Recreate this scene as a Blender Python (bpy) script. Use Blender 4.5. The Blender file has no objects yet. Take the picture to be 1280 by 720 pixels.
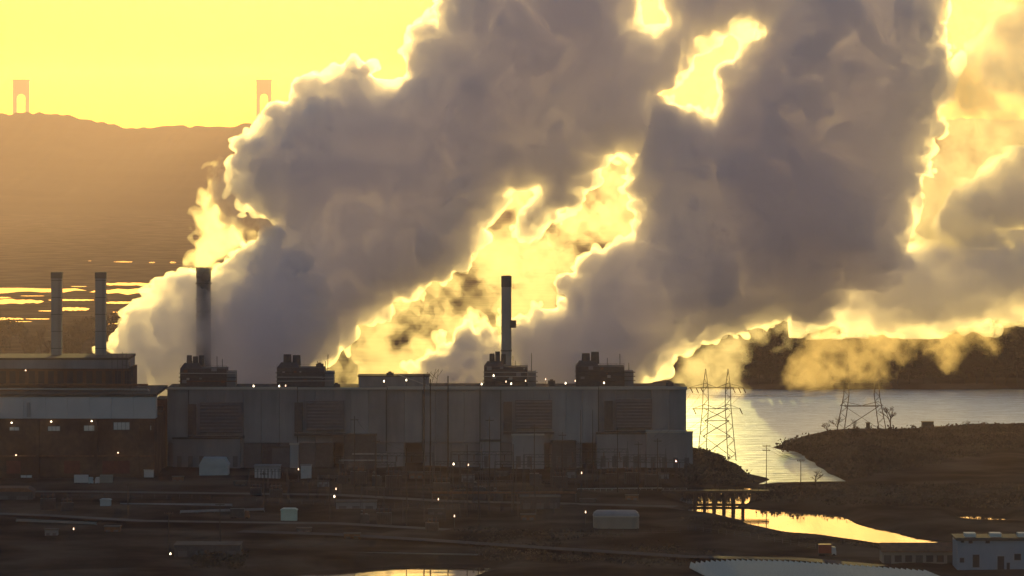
import bpy, math, random, time
import numpy as np
from mathutils import Vector, Matrix
import openvdb

T0 = time.time()
sc = bpy.context.scene
COL = sc.collection
random.seed(11)
rng = np.random.default_rng(5)

# ------------------------------------------------------------------ camera
F, HC, HY = 5212.0, 122.0, 165.0      # focal length in 1280-wide pixels, eye height (m), horizon row
def P(x, y, Y):                        # point at distance Y seen at (x, y) of the photograph
    return ((x - 640) / F * Y, Y, HC - (y - HY) / F * Y)
def G(x, y, z=2.0):                    # point of the level ground z seen at (x, y)
    Y = (HC - z) * F / (y - HY)
    return ((x - 640) / F * Y, Y)
cd = bpy.data.cameras.new('camera')
cam = bpy.data.objects.new('camera', cd); COL.objects.link(cam); sc.camera = cam
cam.location = (0, 0, HC); cam.rotation_euler = (math.pi / 2, 0, 0)
cd.sensor_width = 36; cd.lens = F / 1280 * 36; cd.shift_y = -(360 - HY) / 1280
cd.clip_start = 1; cd.clip_end = 60000

# ------------------------------------------------------------------ sky, sun, exposure
SE, SA = math.radians(2.8), math.radians(0.9)
w = bpy.data.worlds.new('World'); sc.world = w; w.use_nodes = True
nt = w.node_tree
sky = nt.nodes.new('ShaderNodeTexSky'); sky.sky_type = 'NISHITA'; sky.sun_disc = False
sky.sun_elevation = SE; sky.sun_rotation = SA
sky.air_density = 1.16; sky.dust_density = 1.0; sky.ozone_density = 2.0
nt.links.new(sky.outputs[0], nt.nodes['Background'].inputs[0])
nt.nodes['Background'].inputs[1].default_value = 0.15
sl = bpy.data.lights.new('sun', 'SUN'); so = bpy.data.objects.new('sun', sl); COL.objects.link(so)
sl.energy = 2.0; sl.angle = math.radians(0.5); sl.color = (1.0, 0.70, 0.18)
sd = Vector((math.sin(SA) * math.cos(SE), math.cos(SA) * math.cos(SE), math.sin(SE)))
so.rotation_euler = sd.to_track_quat('Z', 'Y').to_euler(); so.location = sd * 1000
vs_ = sc.view_settings
vs_.view_transform = 'Standard'; vs_.look = 'None'; vs_.gamma = 1; vs_.exposure = 0.6
cy = sc.cycles
cy.use_denoising = True; cy.use_adaptive_sampling = True; cy.adaptive_threshold = 0.03
cy.max_bounces = 36; cy.volume_bounces = 32; cy.diffuse_bounces = 2; cy.glossy_bounces = 2
cy.transparent_max_bounces = 256; cy.caustics_reflective = False; cy.caustics_refractive = False

HAZE_DENSITY, HAZE_G, HAZE_COLOR = 4.8e-5, 0.6, (1.0, 0.79, 0.95)

# ------------------------------------------------------------------ helpers
def mat(name, col, rough=0.8, var=0.25, scale=0.25, metal=0.0, bump=0.0, stretch=(1, 1, 1), spec=0.25):
    m = bpy.data.materials.new(name); m.use_nodes = True
    t = m.node_tree; b = t.nodes['Principled BSDF']
    b.inputs['Roughness'].default_value = rough; b.inputs['Metallic'].default_value = metal; b.inputs['Specular IOR Level'].default_value = spec
    tc = t.nodes.new('ShaderNodeTexCoord'); mp = t.nodes.new('ShaderNodeMapping')
    mp.inputs['Scale'].default_value = stretch
    nz = t.nodes.new('ShaderNodeTexNoise'); nz.inputs['Scale'].default_value = scale; nz.inputs['Detail'].default_value = 6
    nz.inputs['Roughness'].default_value = 0.65
    cr = t.nodes.new('ShaderNodeValToRGB')
    cr.color_ramp.elements[0].position = 0.3; cr.color_ramp.elements[1].position = 0.7
    cr.color_ramp.elements[0].color = (*[c * (1 - var) for c in col], 1)
    cr.color_ramp.elements[1].color = (*[min(1, c * (1 + var)) for c in col], 1)
    t.links.new(tc.outputs['Object'], mp.inputs[0]); t.links.new(mp.outputs[0], nz.inputs['Vector'])
    t.links.new(nz.outputs['Fac'], cr.inputs[0]); t.links.new(cr.outputs[0], b.inputs['Base Color'])
    if bump:
        bp = t.nodes.new('ShaderNodeBump'); bp.inputs['Strength'].default_value = 1.0; bp.inputs['Distance'].default_value = bump
        t.links.new(nz.outputs['Fac'], bp.inputs['Height']); t.links.new(bp.outputs[0], b.inputs['Normal'])
    return m
def glow(name, col, s):
    m = bpy.data.materials.new(name); m.use_nodes = True
    b = m.node_tree.nodes['Principled BSDF']; b.inputs['Base Color'].default_value = (.8, .8, .75, 1)
    b.inputs['Emission Color'].default_value = (*col, 1); b.inputs['Emission Strength'].default_value = s
    m.cycles.emission_sampling = 'NONE'
    return m
def water_mat(name, rough, wl, height, stretch, base=(.025, .03, .03), tint=(1, 1, 1)):
    m = bpy.data.materials.new(name); m.use_nodes = True
    t = m.node_tree; b = t.nodes['Principled BSDF']
    b.inputs['Base Color'].default_value = (*base, 1); b.inputs['Roughness'].default_value = rough; b.inputs['Specular Tint'].default_value = (*tint, 1); b.inputs['IOR'].default_value = 1.33
    tc = t.nodes.new('ShaderNodeTexCoord'); mp = t.nodes.new('ShaderNodeMapping'); mp.inputs['Scale'].default_value = stretch
    nz = t.nodes.new('ShaderNodeTexNoise'); nz.inputs['Scale'].default_value = 1.0 / wl; nz.inputs['Detail'].default_value = 5
    bp = t.nodes.new('ShaderNodeBump'); bp.inputs['Strength'].default_value = 1; bp.inputs['Distance'].default_value = height
    t.links.new(tc.outputs['Object'], mp.inputs[0]); t.links.new(mp.outputs[0], nz.inputs['Vector'])
    t.links.new(nz.outputs['Fac'], bp.inputs['Height']); t.links.new(bp.outputs[0], b.inputs['Normal'])
    return m
M = dict(
    soil=mat('soil', (.060, .046, .034), .95, .45, .03, spec=0),
    hill=mat('hill', (.05, .04, .028), .95, .4, .004, spec=0),
    clad=mat('pale_cladding', (.25, .25, .265), .6, .13, .3, stretch=(1, 1, .12)),
    clad2=mat('grey_cladding', (.215, .215, .23), .6, .15, .3, stretch=(1, 1, .12)),
    white=mat('white_cladding', (.44, .43, .46), .55, .06, .15),
    trim=mat('pale_trim', (.36, .34, .32), .5, .06, .5),
    louvre=mat('dark_louvre', (.118, .108, .115), .6, .15, .6),
    brick=mat('brown_brick', (.12, .07, .045), .9, .25, .5),
    redbrick=mat('red_brick', (.15, .055, .038), .9, .25, .5),
    roof=mat('tar_roof', (.10, .085, .07), .9, .3, .2),
    steel=mat('dark_steel', (.085, .08, .08), .6, .25, .8, .2),
    lattice=mat('galvanised_steel', (.07, .065, .06), .55, .15, .8, .3),
    conc=mat('stack_concrete', (.30, .285, .27), .85, .15, .3, stretch=(1, 1, .25)),
    concd=mat('sooty_concrete', (.15, .135, .125), .9, .2, .3),
    rust=mat('rusty_metal', (.18, .09, .05), .8, .35, .7),
    glass=mat('window_glass', (.05, .055, .06), .15, .1, 1),
    pale_glass=mat('pale_glazing', (.5, .5, .5), .3, .1, 1),
    wood=mat('weathered_timber', (.08, .06, .045), .9, .3, 1),
    bark=mat('bark', (.045, .035, .028), .95, .3, 1),
    leafd=mat('dark_leaves', (.042, .040, .022), .9, .4, .4),
    leafb=mat('brown_leaves', (.07, .05, .028), .9, .4, .4),
    brush=mat('dry_brush', (.075, .055, .036), .95, .4, .15),
    asphalt=mat('asphalt', (.052, .05, .05), .9, .2, .1),
    track=mat('pale_gravel', (.11, .10, .09), .95, .3, .1),
    tarp=mat('bluish_white_sheet', (.36, .40, .44), .6, .1, .4),
    tank=mat('cream_tank_paint', (.24, .22, .2), .5, .1, .2),
    green=mat('pale_green_paint', (.42, .52, .48), .5, .1, .5),
    blue=mat('blue_grey_render', (.22, .27, .35), .7, .08, .3),
    redp=mat('red_paint', (.28, .06, .04), .5, .15, .5),
    rubber=mat('rubber', (.02, .02, .02), .9, .1, 1),
    porcelain=mat('brown_porcelain', (.12, .06, .04), .3, .1, 1),
    metalroof=mat('white_sheet_metal', (.50, .53, .55), .45, .08, .3),
    lamp=glow('lamp_glow', (1.0, .80, .52), 5), lampr=glow('red_lamp_glow', (1.0, .45, .35), 8),
    lampd=glow('dim_lamp_glow', (1.0, .62, .38), 2.2),
    river=water_mat('river_water', .2, 5.0, 1.3, (.3, 1, 1), (.10, .12, .13), (.36, .70, 1)),
    pond=water_mat('pond_water', .03, 5.0, .035, (.3, 1, 1)),
)

def tint_reflection(m, gl, df, rough):
    t = m.node_tree; b = t.nodes['Principled BSDF']; nrm = b.inputs['Normal'].links[0].from_socket
    g = t.nodes.new('ShaderNodeBsdfGlossy'); g.inputs['Color'].default_value = (*gl, 1); g.inputs['Roughness'].default_value = rough
    d = t.nodes.new('ShaderNodeBsdfDiffuse'); d.inputs['Color'].default_value = (*df, 1)
    fr = t.nodes.new('ShaderNodeFresnel'); fr.inputs['IOR'].default_value = 1.33; mx = t.nodes.new('ShaderNodeMixShader')
    for n_ in (g, d, fr): t.links.new(nrm, n_.inputs['Normal'])
    t.links.new(fr.outputs[0], mx.inputs[0]); t.links.new(d.outputs[0], mx.inputs[1]); t.links.new(g.outputs[0], mx.inputs[2])
    t.nodes.remove(b); t.links.new(mx.outputs[0], t.nodes['Material Output'].inputs['Surface'])
tint_reflection(M['river'], (.66, .84, 1.0), (.10, .12, .14), .3)  # murky water; gloss tinted blue so the orange reflection turns silver

class MB:
    def __init__(s): s.v, s.f = [], []
    def add(s, vs, fs):
        n = len(s.v); s.v += [tuple(v) for v in vs]; s.f += [tuple(i + n for i in f) for f in fs]; return s
    def box(s, x0, x1, y0, y1, z0, z1):
        return s.add([(x0, y0, z0), (x1, y0, z0), (x1, y1, z0), (x0, y1, z0), (x0, y0, z1), (x1, y0, z1), (x1, y1, z1), (x0, y1, z1)],
                     [(3, 2, 1, 0), (4, 5, 6, 7), (0, 1, 5, 4), (1, 2, 6, 5), (2, 3, 7, 6), (3, 0, 4, 7)])
    def cone(s, c0, c1, r0, r1, n=8, cap=True):
        a, b = Vector(c0), Vector(c1); d = (b - a).normalized()
        u = d.orthogonal().normalized(); q = d.cross(u)
        ring = lambda c, r: [c + (u * math.cos(2 * math.pi * k / n) + q * math.sin(2 * math.pi * k / n)) * r for k in range(n)]
        fs = [(k, (k + 1) % n, n + (k + 1) % n, n + k) for k in range(n)]
        if cap: fs += [tuple(range(n))[::-1], tuple(range(n, 2 * n))]
        return s.add(ring(a, r0) + ring(b, r1), fs)
    def bar(s, a, b, t): return s.cone(a, b, t * .85, t * .85, 4)
    def prism(s, pts, y0, y1):      # outline in XZ, extruded along Y
        n = len(pts)
        return s.add([(x, y0, z) for x, z in pts] + [(x, y1, z) for x, z in pts],
                     [tuple(range(n)), tuple(range(2 * n - 1, n - 1, -1))] + [(k, n + k, n + (k + 1) % n, (k + 1) % n) for k in range(n)])
    def dome(s, c, r, h, n=14, m=4):
        x, y, z = c; vs = []; fs = []
        for j in range(m + 1):
            a = math.pi / 2 * j / m
            for k in range(n): vs.append((x + r * math.cos(a) * math.cos(2 * math.pi * k / n), y + r * math.cos(a) * math.sin(2 * math.pi * k / n), z + h * math.sin(a)))
            if j: fs += [((j - 1) * n + k, (j - 1) * n + (k + 1) % n, j * n + (k + 1) % n, j * n + k) for k in range(n)]
        return s.add(vs, fs)
    def build(s, name, m, parent=None, kind=None, smooth=False, label=None):
        me = bpy.data.meshes.new(name); me.from_pydata(s.v, [], s.f); me.materials.append(m)
        if smooth: me.polygons.foreach_set('use_smooth', [True] * len(me.polygons))
        me.update()
        return link(name, me, parent, kind, label)
def link(name, me, parent=None, kind=None, label=None):
    o = bpy.data.objects.new(name, me); COL.objects.link(o)
    if parent is not None: o.parent = parent
    if kind: o['kind'] = kind
    if label: o['label'] = label
    return o
def box(x0, x1, y0, y1, z0, z1): return MB().box(x0, x1, y0, y1, z0, z1)
def tag(o, label, cat, group=None):
    o['label'] = label; o['category'] = cat
    if group: o['group'] = group
    return o
def thing(name, label, cat, loc=(0, 0, 0), group=None, rz=0):
    o = bpy.data.objects.new(name, None); COL.objects.link(o); o.location = loc; o.rotation_euler = (0, 0, rz)
    return tag(o, label, cat, group)
def copy_tree(o, parent=None):
    c = o.copy(); COL.objects.link(c); c.parent = parent
    for ch in list(o.children): copy_tree(ch, c)
    return c

# ------------------------------------------------------------------ noise fields
def interp(N, n):
    t = np.linspace(1, n - 2.001, N); i = np.floor(t).astype(int); u = t - i
    Mx = np.zeros((N, n), np.float32); r = np.arange(N)
    for k, wk in enumerate((-.5 * u + u * u - .5 * u ** 3, 1 - 2.5 * u * u + 1.5 * u ** 3, .5 * u + 2 * u * u - 1.5 * u ** 3, -.5 * u * u + .5 * u ** 3)):
        np.add.at(Mx, (r, np.clip(i - 1 + k, 0, n - 1)), wk)
    return Mx
def noise_grid(shape, vox, scale, g):
    sc_ = scale if isinstance(scale, (tuple, list)) else (scale,) * len(shape)
    a = g.uniform(-1, 1, [max(5, int(s * vox / q) + 4) for s, q in zip(shape, sc_)]).astype(np.float32)
    for ax in range(len(shape)):
        a = np.moveaxis(np.tensordot(interp(shape[ax], a.shape[ax]), a, axes=(1, ax)), 0, ax)
    return a
def poly_sdf(poly, X, Z):             # signed distance to an outline, + inside
    p = np.array(poly, float); d = np.full(X.shape, 1e12); ins = np.zeros(X.shape, bool)
    for a, b in zip(p, np.roll(p, -1, 0)):
        e = b - a; wx = X - a[0]; wz = Z - a[1]
        t = np.clip((wx * e[0] + wz * e[1]) / (e @ e + 1e-9), 0, 1)
        d = np.minimum(d, (wx - t * e[0]) ** 2 + (wz - t * e[1]) ** 2)
        ins ^= ((a[1] > Z) != (b[1] > Z)) & (X < (b[0] - a[0]) * (Z - a[1]) / (b[1] - a[1] + 1e-12) + a[0])
    return np.where(ins, 1, -1) * np.sqrt(d)

def mottle(m, scale, lo, hi):        # broad patches of damp and dry earth over the fine grain
    t = m.node_tree; b = t.nodes['Principled BSDF']; src = b.inputs['Base Color'].links[0].from_socket
    nz = t.nodes.new('ShaderNodeTexNoise'); nz.inputs['Scale'].default_value = scale; nz.inputs['Detail'].default_value = 4
    tc = t.nodes.new('ShaderNodeTexCoord'); mr = t.nodes.new('ShaderNodeMapRange'); mr.inputs[1].default_value = .38; mr.inputs[2].default_value = .62; mr.inputs[3].default_value = lo; mr.inputs[4].default_value = hi
    mx = t.nodes.new('ShaderNodeMix'); mx.data_type = 'RGBA'; mx.blend_type = 'MULTIPLY'; mx.inputs['Factor'].default_value = 1
    t.links.new(tc.outputs['Object'], nz.inputs['Vector']); t.links.new(nz.outputs['Fac'], mr.inputs[0])
    t.links.new(src, mx.inputs['A']); t.links.new(mr.outputs[0], mx.inputs['B']); t.links.new(mx.outputs['Result'], b.inputs['Base Color'])
mottle(M['soil'], .035, .55, 1.7); mottle(M['brush'], .06, .55, 1.5); mottle(M['clad'], .05, .85, 1.12); mottle(M['clad2'], .05, .82, 1.12); mottle(M['brick'], .08, .7, 1.3)
# ------------------------------------------------------------------ ground, water, hill
def gp(pts, z=0.0): return [G(x, y, z) for x, y in pts]
RIVER = gp([(700, 487), (1800, 486), (1800, 528), (1280, 533), (1200, 536), (1130, 540), (1060, 541), (1015, 543), (985, 549), (961, 559), (985, 565), (1010, 574), (1035, 586),
            (1064, 602), (1050, 606.5), (965, 608), (942, 607), (946, 600), (932, 592), (915, 580), (900, 572), (880, 566), (862, 562), (700, 530)])
POND = gp([(848, 609), (895, 607.5), (936, 609), (938, 620), (940, 633), (985, 635), (1035, 639), (1062, 648), (1110, 662), (1160, 672), (1215, 678), (1210, 687), (1120, 683), (1020, 672), (940, 656), (890, 646), (853, 641)])
POOL = gp([(1189, 642), (1205, 640), (1235, 643), (1262, 650), (1300, 653), (1300, 657), (1235, 655), (1200, 650)])
FRONT_POOL = gp([(330, 722), (400, 712), (470, 709), (540, 706), (600, 706), (612, 712), (560, 735), (330, 740)])
WATERS = (RIVER, POND, POOL, FRONT_POOL)
def axis(parts):
    out = []
    for a, b, s in parts: out += list(np.arange(a, b, s))
    return np.array(out)
xs = axis([(-6000, -400, 400), (-400, -90, 4), (-90, 240, 1.3), (240, 480, 3), (480, 6001, 400)])
ys = axis([(-800, 1000, 150), (1000, 1060, 10), (1060, 1440, 2), (1440, 1720, 2.5), (1720, 2060, 4), (2060, 2600, 30), (2600, 13500, 350)])
X, Y = np.meshgrid(xs, ys, indexing='ij')
d = np.max([poly_sdf(q, X, Y) for q in WATERS], 0)            # + inside water
wob = noise_grid(X.shape, 1, 7, rng) * 2.0 + noise_grid(X.shape, 1, 25, rng) * 3.5
near = (np.abs(X - 60) < 430) & (Y > 1040) & (Y < 2050)
d = d + np.where(near, wob, 0)
H = np.clip(-d * .28 + .1, -2.5, 2.0)
H = np.where(near, H + np.clip(-d / 30, 0, 1) * np.abs(noise_grid(X.shape, 1, 14, rng)) * .9, 2.0)
H = np.where((d < -2) & (Y > 1990) & (X > 40), H + np.clip((Y - 1990) / 60, 0, 1) * 5, H)   # far wooded bank rises
nx, ny = X.shape
vv = np.stack([X, Y, H], -1).reshape(-1, 3)
ii = (np.arange(nx - 1)[:, None] * ny + np.arange(ny - 1)[None, :]).ravel()
qq = np.stack([ii, ii + ny, ii + ny + 1, ii + 1], -1)
def quad_mesh(name, v, q, m, smooth=True):
    me = bpy.data.meshes.new(name); me.vertices.add(len(v)); me.vertices.foreach_set('co', np.ascontiguousarray(v, np.float32).ravel())
    me.loops.add(len(q) * 4); me.loops.foreach_set('vertex_index', np.ascontiguousarray(q, np.int32).ravel())
    me.polygons.add(len(q)); me.polygons.foreach_set('loop_start', np.arange(0, len(q) * 4, 4, dtype=np.int32))
    if smooth: me.polygons.foreach_set('use_smooth', np.ones(len(q), bool))
    me.update(calc_edges=True); me.validate(); me.materials.append(m)
    return me
link('ground', quad_mesh('ground', vv, qq, M['soil']), kind='structure')
def sheet(name, pts, z, m): return MB().add([(x, y, z) for x, y in pts], [tuple(range(len(pts)))]).build(name, m, kind='structure')
sheet('river', [(20, 1437.02), (700, 1437.02), (700, 2050), (20, 2050)], 0, M['river'])
sheet('pond', [(-90, 1060), (260, 1060), (260, 1437), (-90, 1437)], 0, M['pond'])
def wavy(name, x0, x1, y0, y1, z, m):          # a thin sheet of far water with ragged ends, seen at rows y0..y1
    n = 26; top, bot = [], []
    for k in range(n + 1):
        u = k / n; th = math.sin(math.pi * min(1, max(0, u))) ** .35
        x = x0 + (x1 - x0) * u; c = (y0 + y1) / 2 + random.uniform(-.12, .12) * (y1 - y0)
        h = (y1 - y0) / 2 * th * random.uniform(.7, 1.1) + .05
        top.append(G(x, c - h, z)); bot.append(G(x, c + h, z))
    sheet(name, bot + top[::-1], z, m)
for a in ((-260, 108, 359, 366), (112, 420, 360, 368.5), (120, 240, 353.5, 357), (-60, 55, 374, 380), (70, 112, 384, 388.5), (125, 172, 377, 379.5), (60, 118, 374, 376),
          (-40, 30, 397, 400), (32, 62, 398, 399.2), (-30, 12, 371, 373)):
    wavy('far_water', *a, 2.15, M['pond'])
for k in range(14):
    x_ = random.uniform(-150, 240); y_ = random.choice([358, 367, 370, 375, 382, 389, 396, 403]) + random.uniform(-2, 2); l_ = random.uniform(6, 34)
    wavy('far_water', x_, x_ + l_, y_, y_ + random.uniform(.5, 1.3), 2.16, M['pond'])
for a in ((178, 186, 276, 277.2), (190, 210, 276.2, 277.6), (216, 226, 274.6, 275.6), (228, 242, 273.6, 275.2), (142, 166, 326.5, 328), (186, 194, 327.5, 328.6), (212, 220, 327, 329),
          (20, 25, 281, 282.2), (52, 56, 280, 281.4), (80, 92, 282.4, 283.2), (216, 222, 248.6, 249.4), (110, 114, 325.6, 326.6)):
    wavy('far_water', *a, 2.15, M['pond'])
# hill ridge
ridge = [(-2400, 150), (-800, 146), (-200, 142), (0, 141), (45, 139.5), (75, 141.5), (110, 148), (140, 155), (170, 160), (195, 157.5), (240, 157), (282, 155), (330, 152), (420, 150), (800, 154), (1300, 148), (1900, 152), (3600, 150)]
HYD = 8000.0
rx = np.linspace(-3700, 4500, 1800); ry = np.array([6000, 6400, 6800, 7100, 7400, 7600, 7750, 7880, 8000, 8300, 9000])
px = 640 + rx * F / HYD
top = HC - (np.interp(px, [a for a, b in ridge], [b for a, b in ridge]) - HY) / F * HYD
nz = noise_grid((1800, 11), 4.5, 11, rng) * 2.6 + noise_grid((1800, 11), 4.5, 34, rng) * 2.4 + noise_grid((1800, 11), 4.5, 120, rng) * 3.0
prof = np.array([0, .06, .2, .36, .56, .72, .84, .94, 1.0, .9, .3])
hz = 1.0 + (top[:, None] - 2) * prof[None, :] + nz * np.minimum(1, prof)[None, :]
RX, RY = np.meshgrid(rx, ry, indexing='ij')
ii = (np.arange(1799)[:, None] * 11 + np.arange(10)[None, :]).ravel()
link('hill', quad_mesh('hill', np.stack([RX, RY, hz], -1).reshape(-1, 3), np.stack([ii, ii + 11, ii + 12, ii + 1], -1), M['hill']), kind='structure')

# ------------------------------------------------------------------ haze
hb = box(-5500, 6000, -900, 13600, -4, 320)
hm = bpy.data.materials.new('haze'); hm.use_nodes = True; t = hm.node_tree; t.nodes.remove(t.nodes['Principled BSDF'])
v = t.nodes.new('ShaderNodeVolumePrincipled'); v.inputs['Color'].default_value = (*HAZE_COLOR, 1)
v.inputs['Density'].default_value = HAZE_DENSITY; v.inputs['Anisotropy'].default_value = HAZE_G
t.links.new(v.outputs[0], t.nodes['Material Output'].inputs['Volume'])
hb.build('haze', hm, kind='stuff')

# ------------------------------------------------------------------ steam
def steam_mat(name, dens, g, col):
    m = bpy.data.materials.new(name); m.use_nodes = True; t = m.node_tree; t.nodes.remove(t.nodes['Principled BSDF'])
    v = t.nodes.new('ShaderNodeVolumePrincipled'); v.inputs['Color'].default_value = (*col, 1)
    v.inputs['Density'].default_value = dens; v.inputs['Anisotropy'].default_value = g
    t.links.new(v.outputs[0], t.nodes['Material Output'].inputs['Volume'])
    return m
def steam(label, polys, yc, R, vox, octaves, shells, g=.75, col=(.973, .970, .996), holes=(), bias=.25, seed=0, tilt=(0, 0), wisp=()):
    """A body of steam: outlines seen from the eye point, given real depth (half thickness R, rounded edges), broken up by
    billowing noise (octaves) and stringy noise (wisp); one closed mesh filled with scattering air per density shell."""
    gen = np.random.default_rng(100 + seed)
    W = lambda q: [(P(x, y, yc)[0], P(x, y, yc)[2]) for x, y in q]
    wp = [W(q) for q in polys]; allp = np.array(sum(wp, [])); m = R * .4 + 3
    lo = np.array([allp[:, 0].min() - m, yc - R * 1.5, allp[:, 1].min() - m]); hi = np.array([allp[:, 0].max() + m, yc + R * 1.5, allp[:, 1].max() + m])
    n = np.ceil((hi - lo) / vox).astype(int)
    x_, y_, z_ = (lo[k] + np.arange(n[k]) * vox for k in range(3))
    XX, ZZ = np.meshgrid(x_, z_, indexing='ij')
    dd = np.max([poly_sdf(q, XX, ZZ) for q in wp], 0)
    for q in holes: dd = np.minimum(dd, -poly_sdf(W(q), XX, ZZ))
    cyl = yc + tilt[0] * (XX - XX.mean()) + tilt[1] * (ZZ - ZZ.mean())
    f = R - np.sqrt(np.maximum(R - dd, 0)[:, None, :] ** 2 + (y_[None, :, None] - yc - (cyl - yc)[:, None, :]) ** 2)
    calm = np.clip(dd / 16, .22, 1)[:, None, :].astype(np.float32)      # broad lumps swell the body, not its outline
    for s, a in octaves: f += a * (np.abs(noise_grid(f.shape, vox, s, gen)) - bias) * (calm if s > 15 else 1)
    for s, a in wisp: f += a * noise_grid(f.shape, vox, s, gen)
    f = f.astype(np.float32)
    f[0] = f[-1] = -9; f[:, 0] = f[:, -1] = -9; f[:, :, 0] = f[:, :, -1] = -9
    gr = openvdb.FloatGrid(9.0); gr.copyFromArray(-f)
    root = None
    for iv, dn in shells:
        pts, quads = gr.convertToQuads(-iv)
        if len(quads) == 0: continue
        nm = 'steam_plume' if root is None else 'dense_steam'
        o = link(nm, quad_mesh(nm, pts * vox + lo, quads, steam_mat(nm, dn, g, col), False), root, 'stuff')
        if root is None: root = tag(o, label, 'steam')
    return root
A = [(270, 470), (280, 390), (318, 345), (346, 306), (342, 284), (312, 262), (290, 240), (283, 212), (296, 180), (318, 160), (342, 136), (364, 128), (366, 108), (378, 95), (398, 92), (416, 108), (424, 92), (444, 80), (464, 84), (472, 104), (496, 104), (508, 92), (511, 66), (524, 44), (548, 32),
     (556, 0), (575, -70), (1010, -70), (960, 200), (830, 205), (785, 192), (752, 204), (715, 255), (690, 268), (655, 285), (672, 232), (640, 236), (603, 280), (580, 335), (520, 367), (455, 402), (398, 458), (385, 500)]
A_holes = [[(795, -20), (828, -20), (838, 30), (818, 45), (795, 28)], [(818, 124), (850, 100), (872, 50), (930, 28), (960, 38), (905, 90), (912, 120), (893, 158)]]
L = [(212, 505), (160, 478), (138, 434), (163, 402), (204, 366), (238, 344), (256, 360), (270, 352), (287, 328), (310, 302), (344, 290), (380, 330), (405, 400), (385, 470), (330, 505)]
B = [(640, 500), (638, 408), (660, 400), (672, 388), (698, 387), (702, 353), (728, 332), (750, 310), (790, 299), (802, 266), (788, 236), (800, 205), (812, 170), (826, 128), (860, 140), (893, 160), (915, 118), (960, 60), (1000, -50), (1165, -60), (1186, 80), (1162, 180),
     (1142, 250), (1122, 302), (1130, 330), (1060, 360), (1020, 390), (930, 410), (860, 430), (810, 470), (780, 505)]
C = [(525, 500), (520, 468), (545, 440), (562, 425), (585, 402), (604, 412), (622, 430), (630, 455), (640, 500)]
BIL = [(44, 16), (17, 11), (7.5, 6.5), (3.4, 3.2)]
steam('huge grey steam cloud filling the sky with a gold-rimmed puffy left edge', [A], 1618, 24, .85, BIL, [(0, .25)], holes=A_holes, seed=1)
steam('low lilac-grey steam bank billowing round the banded stack', [L], 1560, 15, .65, [(24, 9), (10, 8), (4.5, 4.4), (2.2, 2.2)], [(0, .26)], seed=2)
steam('dark slate-grey steam bank rising from the right half of the long plant', [B], 1586, 21, .85, BIL, [(0, .28)], seed=3)
steam('small lilac puff of steam beside the slim central stack', [C], 1538, 10, .6, [(14, 7), (6, 4.5), (2.5, 2)], [(0, .2), (1, .3)], seed=4)
B2 = [(1010, 398), (1060, 352), (1120, 322), (1200, 330), (1290, 318), (1420, 310), (1420, 385), (1290, 378), (1180, 392), (1090, 400)]
steam('soft mauve arm of steam reaching to the right edge above the orange steam', [B2], 1600, 12, .9, [(30, 12), (12, 8), (5, 4)], [(0, .09), (3, .14)], seed=13, bias=-.1, wisp=[((14, 9, 9), 5)])
G1 = [(1182, 268), (1205, 236), (1250, 212), (1290, 200), (1420, 200), (1420, 285), (1290, 280), (1235, 290), (1200, 285)]
steam('detached mauve cloud of steam at the right edge', [G1], 1640, 9, .9, [(26, 9), (11, 6), (5, 4)], [(0, .09), (2.5, .14)], seed=14, bias=-.1, wisp=[((14, 9, 9), 5)])
G3 = [(1222, 62), (1250, 28), (1300, 8), (1420, 0), (1420, 120), (1285, 118), (1240, 96)]
steam('small mauve shred of steam at the upper right corner', [G3], 1642, 8, .9, [(26, 8), (11, 6), (5, 4)], [(0, .05), (2.5, .07)], seed=15, bias=.05, wisp=[((14, 9, 9), 5)])
# thin sunlit steam
Wg = [(380, 495), (396, 440), (440, 385), (560, 320), (590, 250), (640, 205), (700, 250), (745, 190), (825, 185), (830, 320), (700, 410), (640, 440), (560, 490)]
steam('thin brilliant yellow steam glowing in the gap between the grey clouds', [Wg], 1668, 5, .55, [], [(0, .018), (3.5, .042)], g=.72, seed=5, col=(.99, .96, .88), wisp=[((22, 8, 16), 6), (9, 6), (4.2, 4.4), (2.1, 2.8)])
S = [(247, 336), (244, 318), (248, 296), (246, 268), (256, 240), (270, 216), (276, 196), (292, 196), (294, 222), (312, 258), (332, 268), (350, 280), (346, 302), (312, 306), (288, 306), (270, 324), (263, 336)]
steam('bright wisp of steam leaving the mouth of the banded stack', [S], 1549, 6, .55, [], [(0, .04), (2, .07)], g=.75, seed=6, col=(.99, .96, .88), wisp=[(9, 5), (4, 3.4), (1.9, 2.3)])
Rg = [(1115, 330), (1150, 150), (1160, -60), (1420, -60), (1420, 340), (1250, 330)]
steam('pale yellow steam veil at the right edge behind the dark cloud', [Rg], 1690, 13, 1.0, [], [(0, .018), (4, .04), (9, .09)], g=.6, seed=7, col=(.985, .96, .90), wisp=[((30, 12, 24), 10), (13, 7), (5.5, 5), (2.6, 3)])
T1 = [(842, 490), (850, 442), (900, 420), (960, 398), (1020, 384), (1026, 412), (990, 428), (945, 434), (924, 452), (915, 480), (890, 505), (860, 505)]
T2 = [(995, 425), (1015, 392), (1080, 385), (1130, 395), (1122, 440), (1100, 488), (1050, 486), (1005, 490), (985, 484), (1000, 455)]
T3 = [(1090, 420), (1120, 385), (1200, 375), (1420, 370), (1420, 396), (1270, 402), (1240, 424), (1215, 416), (1180, 452), (1150, 424), (1115, 440)]
steam('brilliant yellow steam spilling past the river end of the plant behind the pylon', [T1], 1655, 8, .7, [], [(0, .014), (2, .025), (4.5, .035)], g=.65, seed=8, col=(.99, .96, .88), wisp=[((20, 8, 14), 5), (8, 4.5), (4, 3.2), (2, 2)])
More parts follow.
